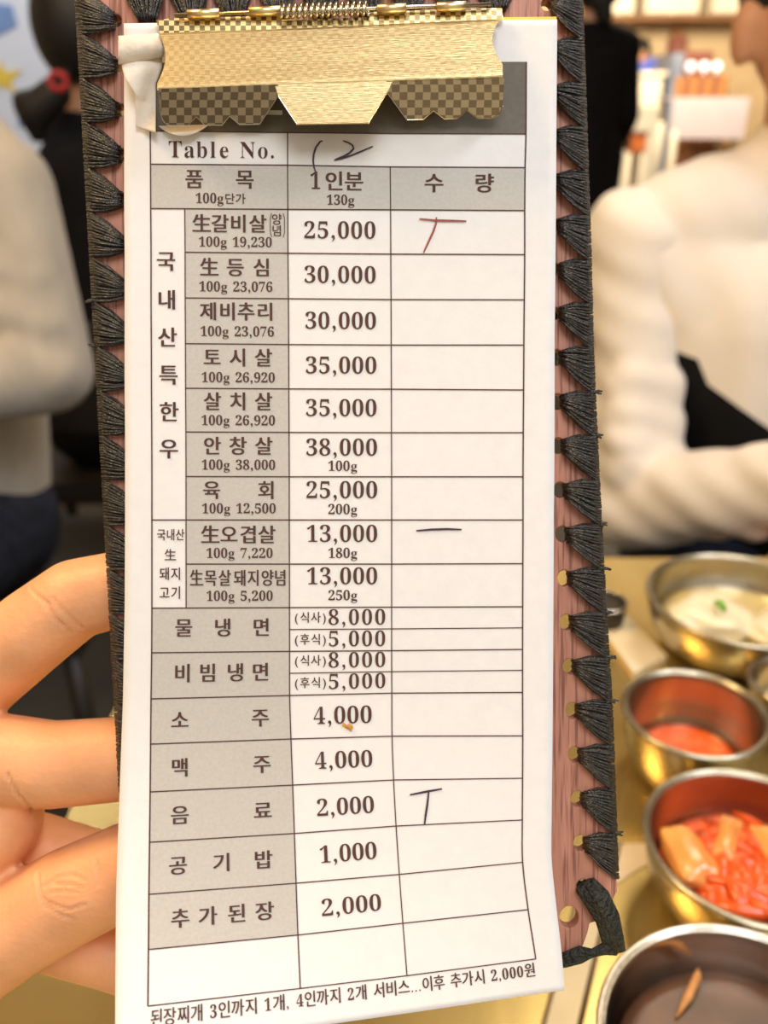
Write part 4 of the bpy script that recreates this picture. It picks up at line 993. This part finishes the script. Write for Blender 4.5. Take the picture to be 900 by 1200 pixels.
# foot line
pr = Print(); foot = '된장찌개 3인까지 1개, 4인까지 2개 서비스...이후 추가시 2,000원'
adv = [(.40 if c in ' ' else .30 if c in ',.' else .58 if c.isdigit() else .92) for c in foot]
u = (612 - 179) / sum(adv); x = 179
for c, a in zip(foot, adv):
    if c != ' ':
        if c in ',.0123456789': g = glyphs(serif(c), .0 if c.isdigit() else 0)
        else: g = glyphs(c, .004)
        xs_ = [p[0] for p in g[0]]; mid = (min(xs_) + max(xs_)) / 2; kx = u if ord(c) > 255 else 20 * .72
        cx = x + a * u / 2
        for d in ((0,) if ord(c) < 256 else (-.012, .012)):
            pr.put(g, lambda q: cx + (q - mid) * kx + d * 18, lambda q: 1179.5 - q * 20.5, d * .0005 if d > 0 else 0)
    x += a * u
pr.done('foot_line')

# ---- pen marks and a stain, drawn over the print
def pen(name, strokes, m, r=.00028):
    mb = MB()
    for st_ in strokes:
        pts = []
        for (x0, y0), (x1, y1) in zip(st_, st_[1:]):
            k = max(2, int(math.hypot(x1 - x0, y1 - y0) / 4))
            for i in range(k): pts.append((x0 + (x1 - x0) * i / k, y0 + (y1 - y0) * i / k))
        pts.append(st_[-1])
        n = len(pts)
        vs = []
        for i, (x, y) in enumerate(pts):
            a, b2 = pts[max(0, i - 1)], pts[min(n - 1, i + 1)]; d = Vector((b2[0] - a[0], b2[1] - a[1])).normalized(); w_ = r / PXM * (.65 + .35 * math.sin(math.pi * (i + .5) / n))
            for sg in (-1, 1): xx, yy = x - d.y * sg * w_, y + d.x * sg * w_; vs.append(B(xx, yy, hp(xx, yy) + .00026))
        mb.add(vs, [(2 * i, 2 * i + 1, 2 * i + 3, 2 * i + 2) for i in range(n - 1)])
    return mb.build(name, m, sh_)
o = pen('pen_mark', [[(378, 165), (375, 166), (370, 173), (367.5, 181), (367, 189), (368, 196), (370.5, 203)], [(402, 165), (408, 167), (413, 170), (414.5, 174), (410, 179), (403, 183), (391.7, 187.5), (401, 185.5), (412, 182), (424, 177), (437, 171.5)]], M['pen'], .00022); o['label'] = 'number 12 handwritten in dark pen'
o = pen('pen_mark', [[(491.5, 256.5), (510, 258.2), (530, 258.6), (546.5, 259.2)], [(511.5, 254.5), (511, 262), (508, 271), (502, 284), (496.5, 296)]], M['pen_red'], .00026); o['label'] = 'red handwritten T-shaped tally beside the first price'
o = pen('pen_mark', [[(488, 622), (505, 620.6), (524, 620), (541, 620.6)]], M['pen'], .00026); o['label'] = 'single handwritten dash'
o = pen('pen_mark', [[(480.5, 931.5), (498, 928), (518, 924.5)], [(502.5, 928), (501, 942), (499, 955), (497.5, 967)]], M['pen'], .00026); o['label'] = 'dark handwritten T-shaped tally beside 2,000'
vs = [B(x, y, hp(x, y) + .0003) for x, y in ((402, 846), (406, 850), (411, 847), (414, 852), (412, 858), (409, 855), (405, 853), (401, 851))]
mesh('food_stain', vs + [B(408, 851, hp(408, 851) + .0007)], [(i, (i + 1) % 8, 8) for i in range(8)], M['stain'], sh_, True)

# ---- torn leftover of an earlier sheet under the clip's left end
def flap(u, v, k):
    yy = 66 + 83 * v
    xl = 140 + 6 * min(1, v / .3) + 13 * max(0, min(1, (v - .30) / .25)); xr = min(Lx(yy) - 1.5, 190)
    x = xl + (xr - xl) * u; y = yy - 4 * u * (1 - v) + 7 * u * v
    return B(x, y, .0062 + .0016 * math.sin(math.pi * min(1, v * 1.6)) * (1 - .5 * u) + .0010 * math.sin(u * 3 + v * 4) - .0003 * k)
sheet('torn_stub', flap, 14, 30, M['paper_worn'], sh_, thick=True)
def flap_top(u, v, k):
    yy = 42 + 34 * v
    x = 138.5 + (Lx(yy - 2) - 1.5 - 138.5) * u; y = yy - 3 * u - 6 * u * v
    return B(x, y, .0072 + .0024 * math.sin(math.pi * (.18 + .75 * v)) - .0003 * k)
sheet('torn_stub', flap_top, 14, 14, M['paper_worn'], sh_, thick=True)
def curl(u, v, k):
    x = 186 + 58 * u; sag = math.sin(math.pi * u) ** .8
    return B(x, 147.5 - 1.5 * u + v * 12 * sag + .5 * v, .0049 + .0018 * sag * v ** 1.5 - .0003 * k)
sheet('torn_curl', curl, 20, 6, M['paper_worn'], sh_, thick=True)
